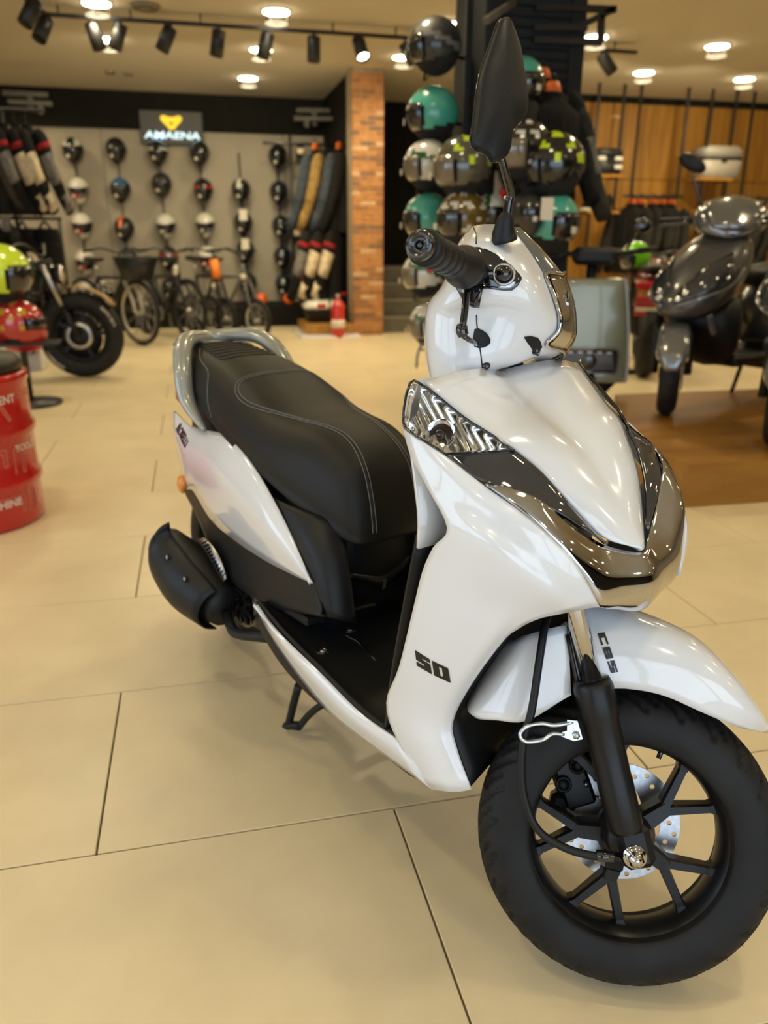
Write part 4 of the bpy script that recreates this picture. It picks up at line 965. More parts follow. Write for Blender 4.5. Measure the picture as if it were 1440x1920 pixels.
def p_cap(x, y, z): return 1 if z > .55 else 0
ordn = ['topmost', 'second', 'third', 'fourth', 'fifth']
coln = ['first', 'second', 'third', 'fourth', 'fifth', 'sixth']
WALLH = [  # per column: (px, py, pattern, colours, short look)
 [((-1.458, 12.2, 2.284), p_horns, ('black', 'white'), 'black helmet with white patches'), ((-1.44, 12.2, 1.792), p_band, ('white', 'red', 'grey'), 'white helmet with red flank'), ((-1.45, 12.2, 1.34), p_band, ('white', 'red', 'black'), 'white helmet with red flank'), ((-1.462, 12.2, 0.861), p_band, ('white', 'red', 'black'), 'white helmet with red flank'), ((-1.477, 12.2, 0.471), p_band, ('white', 'red', 'grey'), 'white helmet with red flank')],
 [((-0.901, 12.2, 2.3), p_plain, ('black',), 'plain black helmet'), ((-0.895, 12.2, 1.802), p_cap, ('black', 'blue'), 'black helmet with blue crown'), ((-0.895, 12.2, 1.296), p_strip, ('black', 'orange'), 'black helmet with orange stripe'), ((-0.885, 12.2, 0.883), p_plain, ('matt',), 'dull black helmet'), ((-0.903, 12.2, 0.474), p_plain, ('black',), 'black helmet')],
 [((-0.355, 12.2, 2.289), p_flash, ('black', 'white'), 'black helmet with white flash'), ((-0.34, 12.2, 1.881), p_plain, ('matt',), 'dull black helmet'), ((-0.327, 12.2, 1.344), p_band, ('white', 'grey', 'black'), 'white and grey helmet'), ((-0.325, 12.2, 0.912), p_flash, ('black', 'red'), 'black helmet with red flash'), ((-0.323, 12.2, 0.485), p_plain, ('black',), 'black helmet')],
 [((0.204, 12.2, 2.291), p_plain, ('black',), 'glossy black helmet'), ((0.223, 12.2, 1.816), p_flash, ('black', 'red'), 'black helmet with red flank'), ((0.222, 12.2, 1.363), p_band, ('white', 'black', 'grey'), 'white helmet with black flank'), ((0.221, 12.2, 0.913), p_band, ('white', 'red', 'black'), 'white helmet with red flank')],
 [((0.751, 12.2, 1.826), p_strip, ('black', 'white'), 'black helmet with white stripe'), ((0.758, 12.2, 1.383), p_plain, ('black',), 'black helmet with white card'), ((0.769, 12.2, 1.003), p_plain, ('black',), 'black helmet with white card'), ((0.777, 12.2, 0.553), p_plain, ('matt',), 'dull black helmet')],
 [((1.293, 12.2, 2.279), p_plain, ('black',), 'glossy black helmet'), ((1.29, 12.2, 1.807), p_plain, ('navy',), 'navy helmet'), ((1.303, 12.2, 1.345), p_plain, ('navy',), 'navy helmet'), ((1.311, 12.2, 0.922), p_plain, ('navy',), 'navy helmet'), ((1.32, 12.2, 0.527), p_plain, ('navy',), 'navy helmet')]]
for ci, colm in enumerate(WALLH):
    r = thing('wall_hanger', 'thin black hanging rod behind the %s helmet column on the grey wall' % coln[ci], 'hanger', (colm[0][0][0], 12.385, colm[0][0][2]+.15))
    top = colm[0][0]; bot = colm[-1][0]; off_ = 0.5 if ci == 4 else .12
    MB().tube([(0, -.03, off_-.15), (bot[0]-top[0], -.03, bot[2]-top[2]-.15)], .012, 6).obj('rod', M_frame, r)
    for k, (p, pat, cols, look) in enumerate(colm):
        MB().tube([(p[0]-top[0], -.03, p[2]-top[2]-.15), (p[0]-top[0], -.12, p[2]-top[2]-.15)], .01, 6).obj('hook', M_frame, r)
        helmet(p, -PI/2-.12, 'full', pat, cols, '%s, %s in the %s hanging column' % (look, ordn[k] if not (ci == 4) else ['topmost', 'second', 'third', 'fourth'][k], coln[ci]), 'helmets on the grey wall', key=pat.__name__, tilt=12, scale=1.16, strap=False)
for p in ((0.753, 12.02, 1.486), (0.762, 12.02, 1.092)):
    MB().box(p, (.11, .004, .15), bev=.002).obj('label_card', M_card, None)
cards = [o for o in COL.objects if o.name.startswith('label_card')]
for o, lb in zip(cards, ('white card on the second helmet of the fifth wall column', 'white card on the third helmet of the fifth wall column')): tag(o, lb, 'card', 'white cards on the wall helmets')

# ---- dark column with helmets, slats and steel rack
CX0, CX1, CY0, CY1 = 1.765, 2.405, 5.0, 5.55
col_ = MB().box(((CX0+CX1)/2, (CY0+CY1)/2, CEIL/2), (CX1-CX0, CY1-CY0, CEIL)).obj('trim_column', M_col, kind='structure')
for s, x in ((0, CX0+.05), (1, CX1-.05)): MB().box((x, CY0-.012, CEIL/2), (.10, .024, CEIL), bev=.003).obj('stile', M_col, col_)
slat_me = MB().box((0, 0, 0), (CX1-CX0-.2, .016, .046), bev=.004, rot=RX(8)).mesh('slat', M_col)
for k in range(50):
    o = link('slat', slat_me, col_); o.location = ((CX0+CX1)/2, CY0-.008, .28+.055*k)
hkr = MB().bar((CX0-.016, 5.22, .7), (CX0-.016, 5.22, 2.95), .05, .024).obj('hook_strip', M_frame); tag(hkr, 'black steel hook strip with pegs on the left face of the dark column', 'hook strip')
rk = thing('steel_rack', 'black square-tube steel rack high on the front of the dark column', 'rack', ((CX0+CX1)/2, CY0-.03, 2.3))
def lb(p): return (p[0]-(CX0+CX1)/2, p[1]-(CY0-.03), p[2]-2.3)
a0, a1, a2, a3 = (1.86, 4.97, 2.39), (1.86, 4.45, 2.32), (2.50, 4.97, 2.39), (2.50, 4.50, 2.28)
for n_, a, b in (('arm', (2.058, 4.96, 2.336), (2.399, 4.96, 2.355)), ('arm', (2.065, 4.97, 2.442), (2.583, 4.97, 2.463)), ('arm', (2.569, 4.97, 2.462), (2.319, 4.97, 2.345)), ('post', (2.495, 4.97, 2.424), (2.503, 4.97, 2.284)), ('arm', (2.063, 4.96, 2.273), (2.505, 4.96, 2.282))):
    MB().bar(lb(a), lb(b), .035, .035).obj(n_, M_frame, rk)
MB().bar(lb((1.701, 4.8, 2.312)), lb((1.93, 4.97, 2.461)), .035, .035).obj('arm', mat('worn_steel', (.10, .09, .075), .5, metal=.3, noise=.2), rk, 'bare grey steel arm'); MB().tube([lb((1.833, 4.88, 2.38)), lb((1.839, 4.88, 2.285))], .006, 6).obj('hook', M_frame, rk)
hkf = MB().bar((CX0+.03, 4.955, 1.05), (CX1-.05, 4.955, 1.05), .03, .02).obj('hook_bar', M_frame); tag(hkf, 'black steel hook bar with pegs across the front of the dark column', 'hook bar')
TH = [  # (position, facing, kind, pattern, colours, visor, tilt, label, size)
 ((1.528, 5.2, 2.268), 178, 'jet', p_flash, ('matt', 'grey'), 'd', 0, 'matt black open helmet with grey stripe, topmost on the dark column', 1.12),
 ((1.525, 5.2, 1.895), 180, 'jet', p_plain, ('teal',), 'd', 0, 'mint green helmet with black visor, second from the top on the column', 1.12),
 ((1.486, 5.15, 1.598), 184, 'jet', p_flash, ('white', 'green'), 't', 0, 'white helmet with green stripe and tinted visor on the column', 1.05),
 ((1.572, 4.72, 1.553), 188, 'jet', p_neon, ('olive', 'neon'), 't', 0, 'olive helmet with neon yellow marks and tinted visor, beside the white one', 1.2),
 ((1.494, 5.15, 1.284), 182, 'jet', p_plain, ('teal',), 'd', 0, 'mint green helmet low on the column, left of the bronze one', 1.08),
 ((1.577, 4.7, 1.274), 198, 'jet', p_spots, ('bronze', 'white'), 'd', 0, 'bronze helmet with pale dots low on the column', 1.1),
 ((1.778, 4.78, 1.309), 250, 'jet', p_strip, ('white', 'green'), 'd', 0, 'white and green helmet just left of the mirror stem', .8),
 ((1.887, 4.56, 1.637), 205, 'jet', p_spots, ('black', 'white'), 't', 0, 'black helmet with white dots, right of the mirror', 1.15),
 ((2.039, 4.5, 1.558), 170, 'jet', p_neon, ('black', 'neon'), 'd', 0, 'black helmet with neon yellow marks, right of the dotted one', 1.25),
 ((1.913, 4.8, 1.365), 262, 'jet', p_plain, ('red',), 'd', 0, 'red helmet behind the mirror stem', .8),
 ((1.892, 4.5, 1.301), 280, 'full', p_plain, ('matt',), 'd', 0, 'matt black helmet right of the red one', .82),
 ((2.06, 4.52, 1.257), 300, 'jet', p_plain, ('teal',), 'd', 0, 'mint green helmet with big white label, right of the mirror stem', 1.15),
 ((1.921, 4.78, 2.012), 300, 'jet', p_plain, ('teal',), 'd', 0, 'mint green helmet mostly hidden behind the mirror', 1.0),
 ((1.474, 5.15, 0.944), 184, 'jet', p_flash, ('white', 'green'), 't', 0, 'white and green helmet by the stairs, under the grip', 1.0),
 ((1.522, 5.15, 0.619), 182, 'jet', p_flash, ('white', 'green'), 't', 0, 'lowest white and green helmet, over the hanging straps', 1.0)]
for p, a, kd, pat, cols, vs_, tl_, lab, sc_ in TH:
    helmet(p, math.radians(a), kd, pat, cols, lab, 'helmets on the dark column', key=pat.__name__, visor=vs_, tilt=tl_, scale=sc_*1.02)
    MB_h = MB().tube([(p[0]+.0, p[1]+.06, p[2]-.03), (CX0-.03, p[1]+.07, p[2]-.05)] if p[0] < CX0-.02 and p[1] > 4.9 else [(p[0], p[1]+.06, p[2]-.03), (max(p[0], CX0+.05), 4.955, p[2]-.05)], .012, 6)
    MB_h.obj('peg', M_frame, hkr if p[0] < CX0-.02 and p[1] > 4.9 else hkf)
tag(MB().box((1.947, 4.34, 1.314), (.075, .004, .12), bev=.002).obj('label_card', M_card), 'white card on the mint green helmet right of the mirror stem', 'card')
tag(MB().box((1.832, 4.8, 1.469), (.06, .004, .14), bev=.002).obj('label_card', M_card), 'white card hanging left of the mirror stem', 'card')
ht = MB().tube([(1.487, 5.1, 0.538), (1.43, 5.1, 0.441), (1.421, 5.1, 0.335)], .02, 6, 3, flat=.4); tag(ht.obj('hanging_strap', mat('grey_strap', (.25, .22, .19), .8, noise=.2), None), 'grey strap hanging below the lowest helmet of the column', 'strap')
ht = MB().tube([(1.472, 5.05, 0.557), (1.485, 5.05, 0.481), (1.499, 5.05, 0.361)], [.02, .035, .03], 8, 3, flat=.5); tag(ht.obj('hanging_glove', M_strap), 'black glove hanging beside the grey strap', 'glove')

# ================================================================ clothing
M_cl = {n: mat('cloth_'+n, c, .9, noise=.25, nscale=25, spec=.2) for n, c in dict(black=(.011, .0105, .010), cream=(.62, .52, .36), navy=(.045, .058, .075), tan=(.27, .17, .055), red=(.35, .02, .025), dark=(.030, .028, .024), grey=(.17, .16, .15), brown=(.05, .042, .034)).items()}
M_org = mat('orange_hanger', (.80, .16, .02), .5, noise=.05)
JM = {}
def jacket_parts(style, L=.66):
    if style in JM: return JM[style]
    body = MB(); secs = []
    for z, w, d in ((-.0, .07, .05), (-.035, .13, .065), (-.08, .205, .085), (-.20, .215, .105), (-.40, .205, .10), (-L+.05, .215, .105), (-L, .21, .10)):
        secs.append([(w*math.copysign(abs(math.cos(a))**.7, math.cos(a)), d*math.copysign(abs(math.sin(a))**.8, math.sin(a)), z) for a in [2*PI*k/16 for k in range(16)]])
    body.loft(secs, 1, 3)
    def sl(s):
        m = MB(); m.tube([(s*.17, 0, -.06), (s*.225, -.01, -.12), (s*.265, -.055, -.32), (s*.27, -.14, -.50), (s*.255, -.24, -.64)], [.065, .075, .066, .058, .048], 12, 4); return m
    pan = MB(); pan.tube([(.243, -.022, -.21), (.263, -.052, -.31), (.270, -.100, -.42)], [.078, .071, .066], 12, 3)
    pan2 = MB(); pan2.tube([(.272, -.145, -.50), (.26, -.225, -.62)], [.060, .052], 12, 2)
    stripe = MB(); stripe.tube([(.228, -.012, -.13), (.236, -.018, -.17)], [.0775, .077], 12, 2)
    def mx(q_): m = MB(); m.add([(-x, y, z) for x, y, z in q_.v], [f[::-1] for f in q_.f]); return m
    colr = MB(); colr.lathe([(.062, -.03), (.066, .03), (.058, .035), (.055, -.02)], 14, Matrix.Diagonal((1, .75, 1, 1)))
    hang = MB(); hang.tube([(-.17, 0, -.03), (0, 0, .03), (0, 0, .08), (.025, 0, .105), (.0, 0, .13), (-.02, 0, .115)], .006, 6, 3)
    neck = MB(); neck.loft([[(w*math.cos(a), .03*math.sin(a), z) for a in [2*PI*k/12 for k in range(12)]] for z, w in ((.0, .065), (.05, .06), (.09, .035))])
    zp = MB().bar((0, -.106, -.10), (0, -.106, -L+.02), .012, .006)
    JM[style] = dict(body=body, sl=sl(-1), sr=sl(1), pan=pan, pan2=pan2, stripe=stripe, pan_=mx(pan), pan2_=mx(pan2), stripe_=mx(stripe), colr=colr, hang=hang, neck=neck, zp=zp)
    return JM[style]
JC = {}
def jacket(loc, rz, label, cloth='black', panel=None, panel2=None, stripe=None, orange=False, group=None, scale=1.0, sleeve=None, lean=0, thin=1.0):
    t = thing('riding_jacket', label, 'jacket', loc, rz, group); t.scale = (scale, scale*thin, scale); t.rotation_euler = (math.radians(lean), 0, rz)
    p = jacket_parts('std')
    def put(k, nm, m_):
        kk = (k, m_.name)
        if kk not in JC: JC[kk] = p[k].mesh(nm, m_)
        return link(nm, JC[kk], t)
    put('body', 'torso', M_cl[cloth]); sm_ = M_cl[sleeve or cloth]
    put('sl', 'sleeve', sm_); put('sr', 'sleeve', sm_); put('colr', 'collar', M_cl[cloth]); put('zp', 'zip', M_cl['dark'])
    for sd_ in ('', '_'):
        if panel: put('pan'+sd_, 'elbow_panel', M_cl[panel])
        if panel2: put('pan2'+sd_, 'cuff_panel', M_cl[panel2])
        if stripe: put('stripe'+sd_, 'shoulder_stripe', M_cl[stripe])
    if orange: put('neck', 'hanger_neck', M_org)
    put('hang', 'hanger', M_frame)
    return t
def rail(name, label, pts, r=.016, drops=()):
    m = MB().tube(pts, r, 8); o = m.obj(name, M_frame); tag(o, label, 'rail')
    for a, b in drops: MB().tube([a, b], r, 8).obj('drop_post', M_frame, o)
    return o
# left rack: dark jackets with cream elbows, sleeves toward the aisle
JY = 8.5
a_, b_ = (-1.751, 8.5, 2.176), (-1.13, 8.5, 2.037)
rail('clothes_rail', 'black clothes rail with riding jackets at the left edge', [(-4.58, JY, 2.26), (-1.22, JY, 2.26)], drops=(((-1.6, JY, 2.26), (-1.6, JY+.1, .01)), ((-2.6, JY, 2.26), (-2.6, JY+.1, .01))))
for i, (px, kw, lab) in enumerate((((-1.795, 8.5, 1.998), dict(panel=None, sleeve='brown'), 'dark riding jacket cut by the left edge, first on the rail'), ((-1.699, 8.5, 1.975), dict(panel='grey', stripe='red'), 'black jacket with grey elbow and red shoulder mark on the left rail'),
      ((-1.603, 8.5, 1.951), dict(panel='cream', panel2='cream', stripe='red'), 'black jacket with cream elbow panel, left of its twin on the left rail'), ((-1.496, 8.5, 1.927), dict(panel='cream', panel2='cream'), 'black jacket with cream elbow panel and long cream cuff on the left rail'),
      ((-1.398, 8.5, 1.903), dict(panel='grey', panel2='grey', stripe='red'), 'black jacket with red shoulder stripe, last on the left rail'))):
    jacket((px[0], JY, 2.10), math.radians(118+(4, -5, 3, -3, 6)[i]), lab, group='jackets on the left rail', scale=1.12, thin=.68, **kw)
def trousers(loc, rz, label, mt='black', knee=None, group=None, scale=1.0):
    t = thing('riding_trousers', label, 'trousers', loc, rz, group); t.scale = (scale,)*3
    MB().lathe([(.16, 0), (.17, -.05), (.19, -.18)], 18, Matrix.Diagonal((1, .6, 1, 1))).obj('waist', M_cl[mt], t)
    for s in (-1, 1):
        MB().tube([(s*.09, 0, -.12), (s*.10, -.01, -.35), (s*.095, -.03, -.6), (s*.09, .0, -.92)], [.10, .095, .082, .07], 12, 3).obj('trouser_leg', M_cl[mt], t)
        if knee: MB().tube([(s*.102, -.02, -.40), (s*.099, -.035, -.58)], [.098, .09], 12, 2).obj('knee_panel', M_cl[knee], t)
    MB().tube([(-.1, 0, .0), (0, 0, .06), (.1, 0, .0)], .012, 6, 3).obj('hanger', M_frame, t)
    return t
rail('clothes_rail', 'lower black clothes rail with dark trousers at the left edge', [(-2.3, 8.55, 1.33), (-1.2, 8.55, 1.33)], drops=(((-1.22, 8.55, 1.33), (-1.22, 8.55, .02)), ((-2.2, 8.55, 1.33), (-2.2, 8.55, .02))))
for i, (x, kn) in enumerate(((-1.78, None), (-1.56, 'dark'), (-1.36, 'brown'))):
    trousers((x, 8.55, 1.24), math.radians(-70+10*i), ['black riding trousers at the left edge under the jackets', 'black riding trousers with dark knee, middle of the lower left rail', 'brown-kneed black riding trousers at the end of the lower left rail'][i], knee=kn, group='trousers on the lower left rail')
for i, (p, mt_, nm, lb_) in enumerate((((-1.649, 8.3, 1.273), 'grey', 'glove', 'grey glove hanging under the jackets at the left edge'), ((-1.589, 8.3, 1.18), 'dark', 'glove', 'dark glove hanging under the left jackets'), ((-1.461, 8.3, 0.954), 'cream', 'glove', 'pale glove hanging above the motorcycle bars'))):
    g = thing('riding_glove', lb_, 'glove', p)
    MB().lathe([(.02, -.07), (.045, -.05), (.05, 0), (.038, .03), (.045, .07)], 10, Matrix.Diagonal((1, .5, 1, 1))).obj('palm', M_cl[mt_], g)
    for k in range(4): MB().tube([(-.034+.023*k, 0, -.05), (-.036+.024*k, -.01, -.12)], .011, 6, 2).obj('finger', M_cl['black'], g)
    MB().tube([(.045, 0, -.01), (.07, -.01, -.05)], .012, 6, 2).obj('thumb', M_cl['black'], g)
# rails and jackets by the black partition
PX = 1.80
rail('clothes_rail', 'black clothes rail on the partition left of the brick pillar', [(1.0, 11.2, 2.34), (1.95, 11.2, 2.34)], drops=(((1.75, 11.2, 2.34), (1.75, 11.24, .3)),))
brk = thing('wall_bracket', 'grey steel double bracket near the ceiling left of the brick pillar', 'bracket', (1.55, 12.0, 2.72))
for nm, a, b in (('bar', (1.526, 11.8, 2.819), (2.159, 11.8, 2.837)), ('bar', (1.468, 11.6, 2.693), (2.048, 11.6, 2.708)), ('stem', (1.76, 11.8, 2.822), (1.77, 11.8, 2.638)), ('stem', (1.626, 11.6, 2.699), (1.631, 11.6, 2.595))):
    MB().bar(tuple(p-q for p, q in zip(a, (1.55, 12.0, 2.72))), tuple(p-q for p, q in zip(b, (1.55, 12.0, 2.72))), .06, .05).obj(nm, MATS['worn_steel'], brk)
brk2 = thing('wall_bracket', 'grey steel double bracket near the ceiling at far left', 'bracket', (-1.6, 11.0, 2.7))
for nm, a, b in (('bar', (-1.986, 10.8, 2.731), (-1.498, 10.8, 2.729)), ('bar', (-1.905, 10.6, 2.617), (-1.436, 10.6, 2.608)), ('stem', (-1.695, 10.8, 2.721), (-1.706, 10.8, 2.554)), ('stem', (-1.561, 10.6, 2.609), (-1.57, 10.6, 2.499))):
    MB().bar(tuple(p-q for p, q in zip(a, (-1.6, 11.0, 2.7))), tuple(p-q for p, q in zip(b, (-1.6, 11.0, 2.7))), .05, .045).obj(nm, MATS['worn_steel'], brk2)
for p, c, lab in (((1.654, 11, 2.135), 'navy', 'blue-grey jacket sleeve, leftmost of three on the rail by the brick pillar'), ((1.779, 10.9, 2.155), 'tan', 'tan jacket between two blue-grey ones by the brick pillar'), ((1.929, 10.8, 2.219), 'navy', 'large blue-grey jacket nearest the brick pillar'), ((2.03, 10.75, 2.186), 'black', 'black jacket hanging against the brick pillar')):
    jacket((p[0], p[1], 2.20), math.radians(-118), lab, cloth='black', sleeve=c, group='jackets by the brick pillar', thin=.72, orange=c == 'navy', scale=1.45, panel=c if c != 'black' else None, panel2=c if c != 'black' else None)
rail('clothes_rail', 'lower black rail with cream and black suits beside the brick pillar', [(1.1, 10.95, 1.36), (1.95, 10.95, 1.36)])
for p, kw, lab in (((1.591, 10.8, 1.285), dict(stripe='red', panel='grey'), 'black suit with red shoulder marks left of the cream ones'), ((1.738, 10.75, 1.273), dict(panel='cream', panel2='cream', stripe='red'), 'cream and black suit, left of the pair above the fire extinguisher'), ((1.899, 10.7, 1.3), dict(panel='cream', panel2='cream', stripe='red'), 'cream and black suit nearest the brick pillar')):
    jacket((p[0], p[1], 1.29), math.radians(-122), lab, group='suits beside the brick pillar', thin=.72, scale=1.35, **kw)
gs = thing('glove_stand', 'tall black stand with gloves between helmets and jackets', 'stand', (1.40, 11.6, 0))
MB().tube([(0, 0, .28), (0, 0, 2.5)], .02, 8).obj('post', M_frame, gs); MB().lathe([(.16, .28), (.16, .30), (.02, .31)], 20).obj('base', M_frame, gs)
for k, (p, c, lab) in enumerate((((1.509, 11.4, 2.271), 'cream', 'pale glove at the top of the glove stand'), ((1.526, 11.4, 1.869), 'cream', 'pale glove second down the glove stand'), ((1.49, 11.4, 1.647), 'red', 'red glove on the glove stand'), ((1.434, 11.4, 1.243), 'cream', 'pale and orange glove in the middle of the glove stand'), ((1.422, 11.4, 0.837), 'cream', 'pale yellow glove low on the glove stand'), ((1.498, 11.4, 0.644), 'red', 'dark red bag low on the glove stand'), ((1.43, 11.4, 0.37), 'grey', 'grey glove at the bottom of the glove stand'))):
    MB().tube([(0, 0, p[2]+.09), (p[0]-1.40, p[1]+.02-11.6, p[2]+.09)], .007, 6).obj('peg', M_frame, gs)
    g = thing('riding_glove', lab, 'glove', p, 0, 'gloves on the stand')
    MB().lathe([(.03, -.09), (.06, -.06), (.065, 0), (.045, .04), (.055, .10)], 10, Matrix.Diagonal((1, .5, 1, 1))).obj('palm', M_cl['black'], g)
    MB().box((0, -.036, .0), (.085, .014, .07), bev=.005).obj('knuckle_patch', M_cl[c], g)
    for q in range(4): MB().tube([(-.045+.03*q, 0, -.07), (-.047+.031*q, -.01, -.15)], .014, 6, 2).obj('finger', M_cl['black'], g)
# column jackets with orange hanger necks
jacket((2.092, 4.86, 2.018), math.radians(8), 'black jacket on an orange hanger, rear of the two on the column', orange=True, group='jackets on the dark column', scale=1.0, cloth='black')
jacket((2.139, 4.8, 1.938), math.radians(20), 'black jacket on an orange hanger with grey sleeve, front of the two on the column', orange=True, group='jackets on the dark column', scale=1.02, cloth='black', panel='grey', sleeve='dark')
# ================================================================ wall sign
sg = thing('wall_sign', 'dark sign board with yellow emblem and glowing pale blue letters', 'sign', (-0.146, 12.28, 2.604))
sw = (-0.146, 12.28, 2.604); MB().box((0, .0, 0), (.84, .05, .42), bev=.008).obj('board', mat('sign_board', (.035, .034, .033), .5, noise=.1), sg)
EM = [(-.145, .06), (-.13, .085), (-.09, .09), (-.04, .072), (.0, .07), (.04, .072), (.09, .09), (.13, .085), (.145, .06), (.13, .02), (.09, -.015), (.05, -.06), (.025, -.085), (-.025, -.085), (-.05, -.06), (-.09, -.015), (-.13, .02)]
plate([[(x, y+.06) for x, y in EM], circle(.022, 12, (0, .055))], .02, T(0, -.035, 0) @ RX(90)).obj('emblem', mat('yellow_sign', (.75, .50, .01), .5, emit=(1, .66, .02), estr=.75, noise=.05), sg, 'yellow emblem')
lettering('AMAENA', .125, .008, T(0, -.036, -.10) @ RX(90) @ Matrix.Diagonal((1.45, 1, 1, 1)), .1, 1.0, .002).obj('letters', mat('lit_letters', (.7, .85, .95), .5, emit=(.55, .85, 1.0), estr=1.1, noise=.02), sg, 'glowing pale blue letters')

# ================================================================ track lighting
TY = 8.22; TZ = 2.97
ta, tb_ = (-1.077, 8.22, 2.982), (2.234, 8.22, 2.974)
tr = MB().bar((ta[0], TY, TZ), (tb_[0]+.6, TY, TZ), .035, .03); tro = tr.obj('light_track', M_frame); tag(tro, 'long black ceiling track carrying the spotlights', 'light track')
MB().bar((ta[0], TY, TZ), (ta[0]-.25, TY-1.6, TZ), .035, .03).obj('track_arm', M_frame, tro)
for k in range(6): MB().tube([(ta[0]+.6*k+.1, TY, TZ), (ta[0]+.6*k+.1, TY, CEIL)], .008, 6).obj('track_hanger', M_frame, tro)
tr2 = MB().bar((4.05, TY, TZ), (4.55, TY, TZ), .035, .03).obj('light_track', M_frame); tag(tr2, 'short piece of black track right of the dark column', 'light track'); MB().tube([(4.3, TY, TZ), (4.3, TY, CEIL)], .008, 6).obj('track_hanger', M_frame, tr2)
M_spotin = mat('spot_inside', (.02, .02, .02), .3, noise=.1); M_spotlit = mat('spot_lit', (1, 1, 1), .5, emit=(1, .92, .75), estr=9.0, noise=.01)
SPOTS = [((-1.061, 7.6, 2.949), (-1.134, 7.55, 2.809), 0, 'black spotlight on the side arm at far left'), ((-1.078, 8.22, 2.974), (-1.143, 8.12, 2.805), 0, 'black spotlight at the corner of the track'), ((-0.714, 8.22, 2.956), (-0.674, 8.22, 2.803), 0, 'spotlight tilted right, left of the close pair'), ((-0.465, 8.22, 2.962), (-0.527, 8.22, 2.799), 0, 'spotlight tilted left, right of the close pair'),
 ((-0.039, 8.22, 2.966), (-0.121, 8.22, 2.808), 0, 'fourth spotlight along the track, tilted left'), ((0.38, 8.22, 2.961), (0.351, 8.22, 2.799), 0, 'fifth spotlight along the track, nearly upright'), ((0.82, 8.22, 2.961), (0.774, 8.22, 2.804), 0, 'spotlight in front of a ceiling light, mid track'), ((1.242, 8.22, 2.967), (1.237, 8.22, 2.793), 0, 'upright spotlight over the jackets'), ((1.659, 8.22, 2.969), (1.69, 8.1, 2.793), 1, 'lit spotlight over the brick pillar'), ((2.108, 8.22, 2.971), (2.173, 8.22, 2.859), 0, 'spotlight next to the topmost black helmet'), ((4.159, 8.22, 2.97), (4.279, 8.22, 2.843), 0, 'spotlight right of the dark column')]
for a, b, lit, lab in SPOTS:
    top = (a[0], a[1], min(a[2], TZ-.01)); t = thing('spotlight', lab, 'spotlight', top, 0, 'track spotlights')
    d = Vector(b)-Vector(a); L = .21; d = d.normalized()
    m = align((0, 0, -.03), tuple(Vector((0, 0, -.03))+d))
    MB().lathe([(.0, .0), (.058, 0), (.062, .006), (.062, L), (.056, L), (.056, L-.025)], 22, m).obj('housing', M_frame, t)
    MB().lathe([(0, L-.024), (.056, L-.024)], 22, m, cap=False).obj('lens', M_spotlit if lit else M_spotin, t)
    MB().bar((0, 0, .0), tuple(Vector((0, 0, -.03))+d*.05), .03, .012).obj('yoke', M_frame, t)
sl_ = bpy.data.lights.new('spot_wash_fill', 'SPOT'); sl_.energy = 60; sl_.color = WARM; sl_.spot_size = math.radians(85); sl_.spot_blend = .8; sl_.shadow_soft_size = .06
for x, tx, tz in ((4.4, 5.6, 2.0), (5.6, 6.8, 2.0), (6.8, 8.0, 2.0), (-.9, -1.2, 1.5), (-.2, -.2, 1.6), (.3, .5, 1.5), (.8, 1.2, 1.4), (1.3, 1.6, 1.4)):  # wall washes; the right-hand ones are added to brighten the wood wall
    o = bpy.data.objects.new('spot_wash_fill', sl_); COL.objects.link(o); o.location = (x, TY+.1, TZ-.30)
    o.rotation_euler = (Vector((tx, 12.4, tz))-o.location).to_track_quat('-Z', 'Y').to_euler()


# ================================================================ red drum stool, helmet stand
DR = .285; dp = (-0.711, 3.5, 0.342); dcx, dcy = dp[0]-DR*.985, 3.5-DR*.02
drum = thing('drum_stool', 'red oil drum stool with black round cushion and white tool sketches at the left edge', 'stool', (dcx, dcy, 0))
M_drum = mat('red_drum_paint', (.46, .008, .008), .22, coat=.6, noise=.06, nscale=4)
pr = [(DR-.02, 0), (DR, .004), (DR, .03)]
for z in (.19, .40): pr += [(DR, z-.03), (DR+.012, z-.012), (DR+.012, z+.012), (DR, z+.03)]
pr += [(DR, .58), (DR+.008, .60), (DR+.008, .625), (DR-.01, .632), (DR-.02, .62)]
body = MB().lathe(pr, 48); bo = body.obj('drum', M_drum, drum)
MB().lathe([(0, .622), (DR-.03, .622), (DR-.012, .64), (DR-.012, .665), (DR-.035, .69), (0, .70)], 40).obj('cushion', mat('black_leather', (.02, .018, .015), .45, bump=.1, bscale=60, noise=.1), drum, 'black padded cushion')
M_print = mat('pale_red_print', (.55, .16, .12), .5, noise=.1); M_wprint = mat('white_print', (.72, .62, .56), .5, noise=.1)
def on_drum(mb, name, m_, z0, ang):
    o = MB(); vs = []
    for x, y, z in mb.v:
        a = ang + x/DR; vs.append(((DR+.0015)*math.cos(a), (DR+.0015)*math.sin(a), z0+y))
    o.add(vs, mb.f, None, False); return o.obj(name, m_, drum)
VA = math.atan2(-dcy, -dcx)                        # angle of the drum side that faces the viewer
def strip(pts, w=.004):
    m = MB()
    for (a, b), (c, d) in zip(pts, pts[1:]):
        L = math.hypot(c-a, d-b) or 1; nx, ny = -(d-b)/L*w, (c-a)/L*w
        n = max(1, int(abs(c-a)/.03))
        for k in range(n):
            p = (a+(c-a)*k/n, b+(d-b)*k/n); q = (a+(c-a)*(k+1)/n, b+(d-b)*(k+1)/n)
            m.add([(p[0]-nx, p[1]-ny, 0), (q[0]-nx, q[1]-ny, 0), (q[0]+nx, q[1]+ny, 0), (p[0]+nx, p[1]+ny, 0)], [(0, 1, 2, 3)], None, False)
    return m
